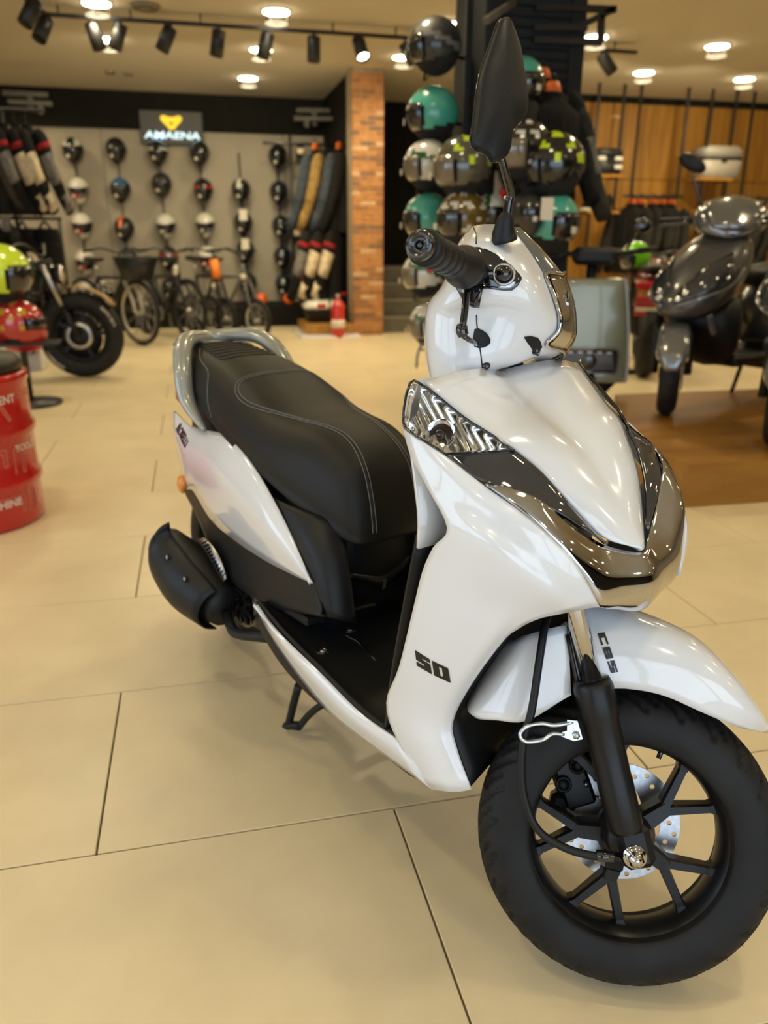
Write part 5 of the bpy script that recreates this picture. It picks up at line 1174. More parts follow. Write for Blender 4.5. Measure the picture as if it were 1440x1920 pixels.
for k, (a, z, kind) in enumerate(((.10, .52, 0), (.62, .50, 1), (.35, .29, 2), (.75, .28, 3), (1.05, .30, 0), (.15, .10, 1), (.55, .09, 2), (.9, .11, 3), (1.2, .5, 2), (-.2, .28, 1))):
    sk = [[(-.05, 0), (.0, .03), (.05, .0), (.05, -.05), (.04, -.05), (.04, .0)], [(-.03, .04), (.02, -.05), (.03, -.045), (-.02, .045)], [(-.08, .05), (.06, .05), (.06, -.02), (.045, -.02), (.045, .035), (-.08, .035)], [(-.02, -.05), (-.02, .05), (0, .06), (.02, .05), (.02, -.05), (.035, -.05), (.035, .03)]][kind]
    on_drum(strip(sk, .003), 'tool_sketch', M_print, z, VA+a)
def word(t, sz): return lettering(t, sz, 0.0, Matrix.Identity(4), 0, 1.0, .001)
for a, z, tx, sz in ((.42, .535, 'EQUIPMENT', .045), (.95, .33, 'TOOLS', .04), (.35, .115, 'MACHINE', .045)): on_drum(word(tx, sz), 'white_word', M_wprint, z, VA+a)

hs_ = thing('helmet_stand', 'dark post stand carrying a yellow and a red helmet at the left edge', 'stand', (-1.22, 6.1, 0))
MB().lathe([(.22, 0), (.22, .02), (.03, .03)], 24).obj('base', M_frame, hs_); MB().tube([(0, 0, .02), (0, 0, .95)], .025, 10).obj('post', M_frame, hs_)
MB().lathe([(0, .90), (.13, .90), (.13, .92), (0, .925)], 20).obj('shelf', M_frame, hs_); MB().box((.0, 0, .44), (.5, .25, .02), bev=.004).obj('shelf', M_frame, hs_); 
y1 = (-1.271, 6.1, 0.918); helmet((y1[0]-.02, 6.1, y1[2]), math.radians(-20), 'jet', p_plain, ('neon',), 'neon yellow helmet cut by the left edge', key='p_plain', card=False, scale=1.45)
r1 = (-1.203, 6.1, 0.556); helmet((r1[0]-.02, 6.1, r1[2]+.02), math.radians(-15), 'full', p_neon, ('red', 'gold'), 'red helmet with gold flashes below the neon yellow one', key='p_neon', card=False, scale=1.25)

# ================================================================ dark motorcycle at the left
mc_ = thing('motorcycle', 'dark motorcycle with fat white-lettered front tyre and tan mudguard at left', 'motorcycle', (-.975, 7.3, 0), math.radians(-8))
RM_ = .36
def torus_wheel(parent, c, R, r, mt, rim_m, name='wheel', rim_r=None, spokes=0, sp_m=None, hub=.05, seg=40, ry=None, hw=.05):
    m = T(*c) @ (ry if ry is not None else Matrix.Identity(4)) @ RX(90)
    prof = [(R-r+r*math.cos(a), r*1.0*math.sin(a)) for a in [2*PI*k/14 for k in range(15)]]
    t = MB().lathe(prof, seg, m, cap=False).obj(name, mt, parent)
    rr = rim_r or R-2*r
    MB().lathe([(rr+.006, -hw*.4), (rr-.012, -hw*.35), (rr-.016, 0), (rr-.012, hw*.35), (rr+.006, hw*.4), (rr+.01, 0), (rr+.006, -hw*.4)], seg, m, cap=False).obj('rim', rim_m, t)
    MB().lathe([(0, -hw), (hub*.6, -hw), (hub, -hw*.6), (hub, hw*.6), (hub*.6, hw), (0, hw)], 18, m).obj('hub', sp_m or rim_m, t)
    if spokes:
        s = MB()
        for k in range(spokes):
            a = 2*PI*k/spokes; b = a+(.22 if k % 2 else -.22)
            s.tube([(hub*.8*math.cos(a), hub*.8*math.sin(a), hw*.5*(1 if k % 2 else -1)), (rr*math.cos(b), rr*math.sin(b), 0)], .0022, 4, tf=m)
        s.obj('spokes', sp_m or rim_m, t, kind='stuff')
    return t
fwm = torus_wheel(mc_, (0, 0, RM_), RM_, .075, M_rubber, M_cast, 'front_wheel', hub=.10, sp_m=M_cast, hw=.06)
MB().lathe([(.085, 0), (.115, 0), (.115, .006), (.085, .006)], 30, T(0, -.075, RM_) @ RX(90), cap=False).obj('brake_disc', M_steel, fwm, 'pale brake disc'); MB().lathe([(0, 0), (.19, .0), (.20, .01), (.20, .03), (0, .03)], 34, T(-.03, .03, RM_-.02) @ RX(90)).obj('hub_cover', M_blk, fwm)
for k in range(5): MB().bar((.05*math.cos(k*1.257), 0, RM_+.05*math.sin(k*1.257)), (.21*math.cos(k*1.257+.1), 0, RM_+.21*math.sin(k*1.257+.1)), .03, .03).obj('spoke', M_cast, fwm)
def tyre_word(txt, a0, R, y, up_=1):
    lt = lettering(txt, .042, .0, Matrix.Identity(4), 0, 1.1, .001); o = MB()
    o.add([(math.cos(a0 - x/R*up_)*(R+z_*up_), y, RM_+math.sin(a0 - x/R*up_)*(R+z_*up_)) for x, z_, q in lt.v], lt.f, None, False); return o.obj('tyre_lettering', M_wprint, fwm, 'white tyre lettering')
tyre_word('ENDURO', math.radians(32), RM_-.052, -.072); tyre_word('TUBELESS', math.radians(222), RM_-.052, -.072, -1)
MB().grid([[(-.02+(RM_+.05)*math.cos(a), s*.07, RM_+(RM_+.05)*math.sin(a)) for s in (-1, -.5, 0, .5, 1)] for a in [math.radians(x) for x in (38, 55, 75, 95, 112)]], 2, 3, .006).obj('mudguard', mat('tan_plastic', (.30, .19, .07), .45, noise=.1), mc_, 'tan front mudguard')
for s in (-1, 1):
    fk = MB().tube([(0, s*.10, RM_), (-.10, s*.10, RM_+.24)], .028, 12).obj('fork_leg', M_cast, mc_)
    MB().tube([(-.10, s*.10, RM_+.24), (-.24, s*.10, .98)], .02, 12).obj('fork_tube', M_steel, fk, 'bright fork tube')
MB().box((-.235, 0, .96), (.07, .26, .035), rot=RY(-20), bev=.01).obj('fork_yoke', M_cast, mc_)
MB().tube([(-.36, -.40, 1.08), (-.30, -.25, 1.10), (-.25, -.08, 1.02), (-.25, .08, 1.02), (-.30, .25, 1.10), (-.36, .40, 1.08)], .013, 10, 4).obj('handlebar', M_frame, mc_)
for s in (-1, 1): MB().tube([(-.36, s*.40, 1.08), (-.40, s*.50, 1.07)], .018, 10).obj('grip', M_blk, mc_)
hl_ = MB().lathe([(0, -.07), (.06, -.06), (.085, 0), (.085, .02)], 24, T(-.12, 0, .86) @ RY(90)).obj('headlamp', M_cast, mc_); MB().lathe([(.083, .02), (.05, .035), (0, .04)], 24, T(-.12, 0, .86) @ RY(90)).obj('lamp_glass', M_refl, hl_)
MB().loft([[(x, w*math.cos(a), z+h*math.sin(a)) for a in [2*PI*k/14 for k in range(14)]] for x, z, w, h in ((-.28, .88, .05, .05), (-.36, .90, .12, .10), (-.55, .88, .14, .12), (-.70, .82, .10, .08))], 1, 3).obj('fuel_tank', mat('dark_green_tank', (.010, .022, .016), .25, coat=.6, noise=.1), mc_)
MB().loft([[(x, w*math.cos(a), z+h*math.sin(a)) for a in [2*PI*k/14 for k in range(14)]] for x, z, w, h in ((-.66, .80, .10, .05), (-.85, .78, .13, .05), (-1.15, .82, .12, .05), (-1.35, .86, .06, .03))], 1, 3).obj('seat', M_seat, mc_)
en = MB(); en.box((-.52, 0, .42), (.36, .26, .26), bev=.05); en.tube([(-.45, 0, .5), (-.36, 0, .72)], .10, 16); eno = en.obj('engine', M_cast, mc_)
for k in range(6): MB().lathe([(.10, 0), (.125, .002), (.125, .008), (.10, .010)], 20, align((-.45+.013*k, 0, .54+.026*k), (-.36+.013*k, 0, .76+.026*k))).obj('cooling_fin', M_cast, eno)
fr_ = MB(); fr_.tube([(-.24, 0, .93), (-.32, 0, .62), (-.36, 0, .30), (-.75, 0, .28), (-.80, 0, .75), (-.28, 0, .82)], .022, 10); fr_.obj('frame', M_frame, mc_)
torus_wheel(mc_, (-1.42, 0, RM_-.01), RM_-.01, .075, M_rubber, M_cast, 'rear_wheel', hub=.09, hw=.06)
sw_ = MB().box((-1.10, 0, .34), (.66, .22, .06), bev=.02).obj('swingarm', M_cast, mc_)
MB().tube([(-.5, -.16, .33), (-.8, -.17, .30), (-1.2, -.18, .42)], [.03, .045, .05], 12, 3).obj('exhaust', M_steel, mc_)
MB().bar((-.36, -.14, .60), (-.45, -.14, .38), .02, .05).obj('radiator_guard', M_steel, mc_)
MB().box((-.62, -.12, .62), (.16, .03, .16), bev=.01).obj('side_cover', M_red, mc_, 'red side cover')
tag(MB().box((-1.62, 7.9, .10), (.42, .30, .20), bev=.01).obj('carton', mat('white_carton', (.62, .60, .60), .7, noise=.05)), 'white box on the floor behind the red helmet', 'box')

# ================================================================ bicycles
def bicycle(loc, rz, label, R, frame_c, rim_c, basket=False, steer=0, fold=False, accent=None, fork_c=None, guard=False):
    t = thing('bicycle', label, 'bicycle', loc, rz, 'bicycles before the grey wall')
    sx = R/.34
    tw = .024 if not fold else .03
    w1_ = torus_wheel(t, (0, 0, R), R, tw, M_rubber, rim_c, 'front_wheel', spokes=20, sp_m=M_steel, hub=.025, hw=.04)
    wb_ = 1.03 if not fold else .92
    torus_wheel(t, (-wb_, 0, R), R, tw, M_rubber, rim_c, 'rear_wheel', spokes=20, sp_m=M_steel, hub=.03, hw=.04)
    f = MB(); hd_ = (-.20, 0, .80); bb = (-.60, 0, .29); sc_ = (-.73, 0, .72)
    f.tube([hd_, bb], .022, 10); f.tube([bb, sc_], .018, 10); f.tube([(-.19, 0, .74), sc_], .020, 10)
    for s in (-1, 1): f.tube([sc_, (-wb_, s*.05, R)], .009, 8); f.tube([bb, (-wb_, s*.05, R)], .010, 8)
    f.tube([(-.17, 0, .70), (-.225, 0, .88)], .024, 10); f.obj('frame', frame_c, t)
    fk = MB()
    for s in (-1, 1): fk.tube([(0, s*.05, R), (-.06, s*.055, R+.2), (-.15, s*.045, .68)], [.014, .018, .02], 10, 3)
    fk.box((-.155, 0, .69), (.05, .12, .04), bev=.01); fk.obj('fork', fork_c or frame_c, t)
    MB().tube([(-.225, 0, .86), (-.25, 0, 1.00)], .014, 8).obj('stem', M_frame, t)
    MB().tube([(-.36, -.31, 1.03), (-.29, -.20, 1.05), (-.25, 0, 1.0), (-.29, .20, 1.05), (-.36, .31, 1.03)], .012, 8, 4).obj('handlebar', M_frame, t)
    for s in (-1, 1): MB().tube([(-.35, s*.29, 1.033), (-.42, s*.36, 1.02)], .017, 8).obj('grip', M_blk, t)
    MB().tube([(-.73, 0, .70), (-.76, 0, .90)], .013, 8).obj('seat_post', M_steel, t)
    MB().loft([[(x, w*math.cos(a), z+h*math.sin(a)) for a in [2*PI*k/10 for k in range(10)]] for x, z, w, h in ((-.60, .93, .02, .018), (-.72, .92, .04, .025), (-.86, .93, .075, .03), (-.90, .935, .06, .02))], 1, 2).obj('saddle', M_seat, t)
    MB().lathe([(.07, -.004), (.09, -.004), (.09, .004), (.07, .004), (.07, -.004)], 24, T(*bb) @ T(0, -.06, 0) @ RX(90), cap=False).obj('chainring', M_steel, t)
    for s in (-1, 1):
        MB().bar((bb[0], s*.075, bb[2]), (bb[0]+s*.02, s*.085, bb[2]-s*.17), .02, .012).obj('crank', M_steel, t)
        MB().box((bb[0]+s*.02, s*.135, bb[2]-s*.17), (.09, .09, .02), bev=.005).obj('pedal', M_blk, t)
    if basket:
        b = MB()
        for k in range(7): 
            z = .72+.04*k; w = .12+.012*k
            b.tube([(.02-w*.8, -w, z), (.02+w*.8, -w, z), (.02+w*.8, w, z), (.02-w*.8, w, z)], .006, 5, closed=True)
        b.box((.02, 0, .72), (.2, .24, .008)); 
        b.grid([[(.02-.10, -.125, .72), (.02+.10, -.125, .72), (.02+.10, .125, .72), (.02-.10, .125, .72)], [(.02-.15, -.19, .96), (.02+.15, -.19, .96), (.02+.15, .19, .96), (.02-.15, .19, .96)]], 1, 1, .004, closed=True)
        b.obj('basket', M_frame, t, 'black front basket')
    if guard:
        MB().grid([[( (R+.03)*math.cos(a), s*.03, R+(R+.03)*math.sin(a)) for s in (-1, 0, 1)] for a in [math.radians(x) for x in (70, 95, 120, 150, 175)]], 1, 2, .004).obj('mudguard', M_frame, t)
    if accent: MB().tube([(-.185, 0, .66), (-.235, 0, .92)], .055, 12).obj('head_bag', accent, t, 'orange tube bag')
    return t
M_bw = mat('bike_white', (.62, .60, .50), .3, coat=.4, noise=.04); M_alu = mat('bike_rim_silver', (.50, .48, .44), .35, metal=.8, noise=.1); M_bblk = mat('bike_black', (.012, .012, .013), .35, noise=.1); M_borg = mat('bike_orange', (.80, .20, .015), .4, noise=.05)
M_lamp = mat('pale_reflector', (.7, .66, .52), .2, noise=.1)
b1 = bicycle((-.62, 9.5, 0), math.radians(-50), 'white city bicycle with black front basket', .36, M_bblk, M_alu, basket=True, guard=True, fork_c=M_bw)
b2 = bicycle((-.07, 9.8, 0), math.radians(-58), 'black bicycle between the white one and the orange one', .36, M_bblk, M_bblk, fork_c=M_bblk); MB().box((-.20, -.02, .80), (.05, .06, .12), bev=.02).obj('lamp', M_lamp, b2, 'pale front lamp')
b3 = bicycle((.36, 9.9, 0), math.radians(-64), 'dark folding bicycle with orange bag on its head tube', .25, M_bblk, M_bblk, fold=True, accent=M_borg); MB().ball((-.16, -.05, .62), .04).obj('lamp', M_lamp, b3, 'pale front lamp')
b4 = bicycle((.70, 9.6, 0), math.radians(-55), 'grey folding bicycle, last in the row, beside the red ball', .25, mat('bike_grey', (.10, .10, .095), .4, noise=.1), M_alu, fold=True); MB().ball((-.17, -.04, .74), .035).obj('lamp', M_lamp, b4, 'pale front lamp')
for p, lab in (((1.299, 11.3, 0.204), 'bright red ball on the plinth beside the last bicycle'), ((0.913, 11.3, 0.224), 'red ball behind the wheel of the last bicycle')):
    bl2 = MB().ball((0, 0, 0), .085, 20, 14).obj('red_ball', P_['orange']); bl2.location = (p[0], 11.36+.1, .28+.083); tag(bl2, lab, 'ball', 'red balls on the plinth')
hp_ = helmet(((-1.236, 11.7, 0.377)[0], 11.72, .28+.14), math.radians(-70), 'full', p_spots, ('white', 'black'), 'white and black motocross helmet on the plinth beside the white bicycle', key='p_spots', scale=1.35, card=False, strap=False)
pk_ = MB().grid([[(.10, y, .12+.02*(1-abs(y)/.1)) for y in (-.1, -.05, 0, .05, .1)], [(.27, y*.7, .14+.02*(1-abs(y)/.1)) for y in (-.1, -.05, 0, .05, .1)]], 2, 3, .006); pk_.obj('peak', P_['white'], hp_)
# ================================================================ things by the brick pillar
fx = thing('fire_extinguisher', 'red fire extinguisher standing at the foot of the brick pillar', 'fire extinguisher', (1.72, 9.85, 0))
MB().lathe([(0, 0), (.075, 0), (.085, .02), (.085, .36), (.07, .42), (.035, .455), (.03, .47), (0, .47)], 24).obj('cylinder', mat('extinguisher_red', (.52, .03, .02), .25, coat=.5, noise=.05), fx)
MB().lathe([(.02, .47), (.022, .52), (0, .525)], 14).obj('valve', M_steel, fx); MB().bar((0, 0, .52), (.11, 0, .54), .025, .012).obj('lever', M_red, fx); MB().bar((0, 0, .505), (.10, 0, .49), .025, .012).obj('carry_handle', M_blk, fx); MB().tube([(-.02, 0, .50), (-.10, 0, .44), (-.105, 0, .2)], .012, 8, 4).obj('hose', M_blk, fx); MB().lathe([(.0855, .12), (.0858, .12), (.0858, .22), (.0855, .22)], 24, cap=False, arc=(PI, 2*PI)).obj('label', M_wprint, fx)
tag(MB().box((1.62, 10.25, .012), (.75, .95, .024), bev=.004).obj('glare_sheet', mat('floor_glare_white', (.75, .75, .80), .25, noise=.03)), 'flat white sheet standing in for floor glare under the small wooden platform', 'board')  # thin white sheet added in place of bright glare on the tiles
tag(MB().box((1.64, 10.40, .085), (.62, .80, .12), bev=.008).obj('display_platform', M_wood), 'small low wooden platform left of the brick pillar', 'platform')
tc_ = thing('top_case', 'black case with white lid and red reflector on the small wooden platform', 'case', (1.62, 10.42, .145))
MB().loft([[(w*x, d*y, z) for x, y in ((-1, -.8), (-.8, -1), (.8, -1), (1, -.8), (1, .8), (.8, 1), (-.8, 1), (-1, .8))] for z, w, d in ((0, .18, .14), (.02, .21, .17), (.15, .24, .2), (.17, .24, .2))]).obj('case_base', M_blk, tc_)
MB().loft([[(w*x, d*y, z) for x, y in ((-1, -.8), (-.8, -1), (.8, -1), (1, -.8), (1, .8), (.8, 1), (-.8, 1), (-1, .8))] for z, w, d in ((.172, .26, .22), (.21, .265, .22), (.26, .22, .18), (.275, .15, .12))]).obj('case_lid', P_['white'], tc_); MB().box((-.05, -.215, .215), (.12, .03, .05), bev=.01).obj('reflector', M_red, tc_)

# ================================================================ hanging frames, shelves, goods at the wood wall
FY = 10.2
def uframe(label, x0, x1, zb, shelf=(), y=FY):
    t = thing('hanging_rack', label, 'hanging rack', ((x0+x1)/2, y, 0))
    c = (x0+x1)/2
    for x in (x0, x1): MB().bar((x-c, 0, zb), (x-c, 0, CEIL), .03, .03).obj('post', M_frame, t)
    MB().bar((x0-c, 0, zb), (x1-c, 0, zb), .03, .03).obj('cross_bar', M_frame, t)
    for z in shelf:
        MB().box((0, .12, z), (x1-x0+.14, .34, .03), bev=.003).obj('shelf', M_wood, t, 'oak shelf'); 
        for x in (x0, x1): MB().bar((x-c, 0, z-.02), (x-c, .26, z-.02), .02, .02).obj('bracket', M_frame, t)
    return t
xa, xb = (5.274, 10.2, 2.475)[0], (5.44, 10.2, 2.48)[0]
uframe('black hanging frame with two oak shelves next to the dark column', (5.179, 10.2, 2.157)[0], (5.429, 10.2, 2.163)[0]+.10, (5.506, 10.2, 1.039)[2], shelf=((5.405, 10.2, 1.97)[2], (5.453, 10.2, 1.525)[2]))
uframe('black hanging frame with a low cross bar and black jackets below', (5.768, 10.2, 2.172)[0], (6.451, 10.2, 2.19)[0], (6.125, 10.2, 1.715)[2])
uframe('black hanging frame with oak shelf carrying the grey top case', (6.805, 10.2, 2.395)[0], (7.168, 10.2, 2.406)[0], (7.028, 10.2, 1.254)[2], shelf=((6.955, 10.2, 1.964)[2], (7.025, 10.2, 1.532)[2]))
uframe('black hanging frame at the right edge over the wood wall', (7.433, 10.2, 2.215)[0], (8.035, 10.2, 2.231)[0], (7.705, 10.2, 1.734)[2])
def case(label, p, w, h, body, lid, d=.36):
    t = thing('top_case', label, 'case', p)
    S8 = ((-1, -.75), (-.85, -1), (.85, -1), (1, -.75), (1, .75), (.85, 1), (-.85, 1), (-1, .75))
    MB().loft([[(w/2*k*x, d/2*k*y, z) for x, y in S8] for z, k in ((0, .86), (.02, .93), (h*.55, 1.0))]).obj('case_base', body, t)
    MB().loft([[(w/2*k*x, d/2*k*y, z) for x, y in S8] for z, k in ((h*.56, 1.02), (h*.64, 1.02))]).obj('case_rim', M_blk, t)
    MB().loft([[(w/2*k*x, d/2*k*y, z) for x, y in S8] for z, k in ((h*.64, 1.0), (h*.9, .95), (h, .8))]).obj('case_lid', lid, t)
    MB().box((0, -d/2-.005, h*.55), (.08, .02, .06), bev=.008).obj('latch', M_blk, t)
    return t
z1 = (5.405, 10.2, 1.97)[2]+.016; q1 = (5.353, 10.2, 2.162)
tcb = case('black top case with white patches on the shelf next to the dark column', (q1[0]+.04, FY+.12, z1), .40, .32, M_blk, M_blk, .34)
for x_, z_ in ((-.12, .19), (.12, .19), (.12, .09)): MB().box((x_, -.175, z_), (.11, .02, .05), bev=.01).obj('white_patch', P_['white'], tcb)
z2 = (6.955, 10.2, 1.964)[2]+.016; q2 = (7.06, 10.2, 2.173)
case('grey top case with black rim on the oak shelf at the wood wall', (q2[0], FY+.12, z2), .62, .40, mat('case_grey', (.30, .27, .23), .4, noise=.08), mat('case_lid_grey', (.26, .24, .21), .4, noise=.08), .36)
z3 = (5.453, 10.2, 1.525)[2]+.016
for p, m_, lab in (((5.116, 10.2, 1.639), 'white', 'white-soled black shoe on the lower shelf next to the column'), ((5.346, 10.2, 1.656), 'black', 'black shoe on the lower shelf next to the column')):
    t = thing('riding_shoe', lab, 'shoe', (p[0]+.06, FY+.02, z3), math.radians(-150))
    MB().loft([[(x, w*y, z) for y, z in ((-1, 0), (1, 0), (1, .03), (-1, .03))] for x, w in ((-.14, .03), (-.08, .045), (.05, .05), (.13, .04), (.15, .02))], 1, 2).obj('sole', P_[m_], t)
    MB().loft([[(x, w*math.cos(a), .03+h*(.5+.5*math.sin(a))) for a in [2*PI*k/12 for k in range(12)]] for x, w, h in ((-.135, .03, .17), (-.08, .042, .19), (-.02, .045, .14), (.06, .045, .09), (.13, .03, .05))], 1, 3).obj('upper', M_cl['black'], t)
rl = rail('clothes_rail', 'black rail with five black jackets on orange hangers at the wood wall', [((5.709, 10.2, 1.682)[0], FY+.1, 1.74), ((6.588, 10.2, 1.696)[0], FY+.1, 1.74)])
for k, (px, lab) in enumerate(zip(((5.841, 10.2, 1.57), (5.976, 10.2, 1.572), (6.162, 10.2, 1.561), (6.305, 10.2, 1.577), (6.442, 10.2, 1.579)), ('first black jacket from the column on an orange hanger at the wood wall', 'second black jacket on an orange hanger at the wood wall', 'middle black jacket with pale marks on an orange hanger at the wood wall', 'fourth black jacket on an orange hanger at the wood wall', 'last black jacket of five on orange hangers at the wood wall'))):
    jacket((px[0], FY+.1, 1.60), math.radians(-70 - 10*(k > 2)), lab, orange=True, group='black jackets on orange hangers', thin=.55, scale=1.3, panel='dark', cloth='black', panel2='grey' if k == 2 else None)
for k, (px, lab) in enumerate(zip(((7.595, 10.2, 1.643), (7.794, 10.2, 1.625)), ('dark jacket under the frame at the right edge', 'dark jacket cut by the right edge under the frame'))):
    jacket((px[0], FY+.1, 1.62), math.radians(-80), lab, group='dark jackets at the right edge', scale=1.25, cloth='dark')
# ================================================================ big wooden platform and the scooters on the right
PH = .201
poly = [(2.101, 2.969), (2.116, 3.502), (2.63, 4.60), (6.2, 4.60), (6.2, 2.90)]
pf = MB(); pf.prism([(x, y, .002) for x, y in poly], (0, 0, PH-.002)); plo = pf.obj('display_platform', pos_noise_mat('platform_wood', (.24, .100, .012), (.36, .165, .024), .42, 1.6, 8, stretch=(.6, 5, 3), coat=.15)); tag(plo, 'large brown wooden platform under the dark grey scooter', 'platform')
M_dg = mat('dark_grey_paint', (.075, .071, .068), .32, metal=.3, coat=.8, noise=.06, nscale=200); M_dgl = mat('silver_grey_paint', (.20, .20, .20), .18, metal=.55, coat=1, noise=.05, nscale=150)
def ell(x, z, w, h, n=16, p=.8): return [(x, w*math.copysign(abs(math.cos(a))**p, math.cos(a)), z+h*math.copysign(abs(math.sin(a))**p, math.sin(a))) for a in [2*PI*k/n for k in range(n)]]
def big_scooter(loc, rz, label, steer=38):
    t = thing('motor_scooter', label, 'scooter', loc, rz)
    s_ = RZ(steer)
    w = torus_wheel(t, (0, 0, .24), .24, .055, M_rubber, M_cast, 'front_wheel', hub=.05, sp_m=M_cast, ry=s_, hw=.06)
    for k in range(5): MB().bar((.03*math.cos(k*1.257), 0, .24+.03*math.sin(k*1.257)), (.135*math.cos(k*1.257), 0, .24+.135*math.sin(k*1.257)), .03, .025, s_).obj('spoke', M_cast, w)
    MB().lathe([(.05, 0), (.10, 0), (.10, .004), (.05, .004)], 24, s_ @ T(0, .07, .24) @ RX(90), cap=False).obj('brake_disc', M_steel, w)
    rows = []
    for a in [math.radians(x) for x in (8, 30, 60, 90, 115, 150)]:
        r = .265+.015*math.sin(a*1.3); k_ = .45 if a < .2 else 1
        rows.append([(.0+(r-.07)*math.cos(a)-.01, -.085*k_, .25+(r-.07)*math.sin(a)), (r*.97*math.cos(a), -.07*k_, .25+r*.97*math.sin(a)), (r*math.cos(a), 0, .25+r*math.sin(a)), (r*.97*math.cos(a), .07*k_, .25+r*.97*math.sin(a)), ((r-.07)*math.cos(a)-.01, .085*k_, .25+(r-.07)*math.sin(a))])
    MB().grid(rows, 3, 4, .005, tf=s_).obj('front_fender', M_dgl, t)
    for s in (-1, 1): MB().tube([(0, s*.09, .24), (-.20, s*.09, .66)], .024, 12, tf=s_).obj('fork_leg', M_cast, t)
    sec = [ell(.10, .595, .02, .02), ell(.065, .62, .10, .07), ell(-.04, .68, .19, .14), (ell(-.17, .755, .225, .18)), ell(-.29, .83, .21, .175), ell(-.38, .875, .16, .13), ell(-.42, .90, .06, .06)]
    fa = MB().loft(sec, 1, 4).obj('fairing', M_dg, t)
    lo = MB().loft([ell(-.10, .53, .06, .04), ell(-.16, .52, .18, .10), ell(-.24, .50, .22, .20), ell(-.32, .48, .20, .22), ell(-.40, .46, .1, .14)], 1, 3).obj('leg_shield', M_blk, t)
    for s in (-1, 1):
        hl2 = MB().grid([[(.098, s*.045, .62), (.03, s*.165, .675), (-.10, s*.232, .74)], [(.085, s*.045, .66), (.0, s*.16, .755), (-.14, s*.215, .83)], [(.045, s*.04, .71), (-.05, s*.12, .82), (-.18, s*.17, .89)]], 4, 4, .008, side=-s).obj('headlamp', M_smoke, t, 'dark headlamp with bright reflectors')
        for i in range(7):
            u = i/6; MB().ball((.092-.19*u, s*(.06+.15*u), .650+.11*u+.015*(i % 2)), (.022, .022, .018), 10, 7).obj('lamp_cell', M_refl, hl2)
        MB().tube([(.105, s*.03, .605), (.04, s*.17, .66), (-.10, s*.242, .725), (-.20, s*.24, .82)], .008, 8, 4).obj('trim_strip', M_dgl, fa)
    hs2 = T(-.36, 0, 0) @ s_ @ T(.30, 0, -.045)
    hbs = MB().loft([ell(-.10, 1.03, .03, .02), ell(-.14, 1.07, .13, .06), ell(-.22, 1.10, .19, .09), ell(-.34, 1.12, .20, .09), ell(-.42, 1.10, .14, .06), ell(-.45, 1.09, .05, .03)], 1, 4, tf=hs2).obj('handlebar_cover', M_dgl, t)
    MB().grid([[(-.10, -.10, 1.06), (-.07, 0, 1.06), (-.10, .10, 1.06)], [(-.18, -.15, 1.14), (-.15, 0, 1.17), (-.18, .15, 1.14)], [(-.26, -.15, 1.20), (-.25, 0, 1.235), (-.26, .15, 1.20)]], 3, 3, .005, tf=hs2).obj('fly_screen', M_dgl, hbs)
    for s in (-1, 1):
        MB().tube([(-.33, s*.19, 1.10), (-.36, s*.24, 1.105), (-.40, s*.37, 1.10)], [.022, .019, .019], 12, tf=hs2).obj('grip', M_blk, hbs)
        MB().tube([(-.30, s*.20, 1.09), (-.29, s*.25, 1.09), (-.33, s*.37, 1.08)], .008, 8, 3, tf=hs2).obj('brake_lever', M_blk_g, hbs)
        mi_ = MB().tube([(-.30, s*.15, 1.16), (-.28, s*.19, 1.25), (-.27, s*.22, 1.33)], .008, 8, 3, tf=hs2).obj('mirror_stem', M_blk_g, hbs)
        MB().loft([[(-.27+x, s*(.235+w*math.cos(a)), 1.40+h*math.sin(a)+.4*w*math.cos(a)) for a in [2*PI*k/14 for k in range(14)]] for x, w, h in ((-.012, .07, .042), (.0, .075, .046), (.02, .05, .03), (.026, .02, .012))], 1, 2, tf=hs2).obj('mirror', M_blk, hbs)
    MB().box((-.58, 0, .30), (.5, .36, .07), bev=.02).obj('floorboard', M_blk, t)
    MB().loft([ell(-.72, .50, .12, .14), ell(-.85, .60, .19, .16), ell(-1.15, .66, .20, .15), ell(-1.5, .76, .14, .09), ell(-1.68, .82, .05, .04)], 1, 4).obj('rear_body', M_dg, t)
    MB().loft([ell(-.66, .74, .08, .04), ell(-.78, .77, .14, .06), ell(-1.05, .79, .16, .065), ell(-1.2, .86, .15, .07), ell(-1.5, .90, .11, .05)], 1, 4).obj('seat', M_seat, t)
    torus_wheel(t, (-1.32, 0, .24), .24, .06, M_rubber, M_cast, 'rear_wheel', hub=.06, hw=.06)
    MB().tube([(-.8, -.18, .28), (-1.2, -.22, .30), (-1.55, -.24, .36)], [.04, .065, .06], 14, 3).obj('muffler', M_blk, t)
    MB().box((-.95, .05, .32), (.5, .2, .2), bev=.04).obj('engine', M_cast, t)
    MB().box((-.05, .19, .52), (.03, .02, .12), rot=RY(30), bev=.004).obj('side_plate', M_dgl, t)
    for s in (-1, 1): MB().tube([(-.85, s*.1, .25), (-.93, s*.2, .012)], .014, 8).obj('stand_leg', M_frame, t)
    return t
big_scooter((2.60, 3.97, PH), math.radians(200), 'dark grey maxi scooter on the wooden platform, facing left')
big_scooter((2.70, 3.17, PH), math.radians(206), 'black scooter cut by the right edge, standing nearest on the platform', steer=20)

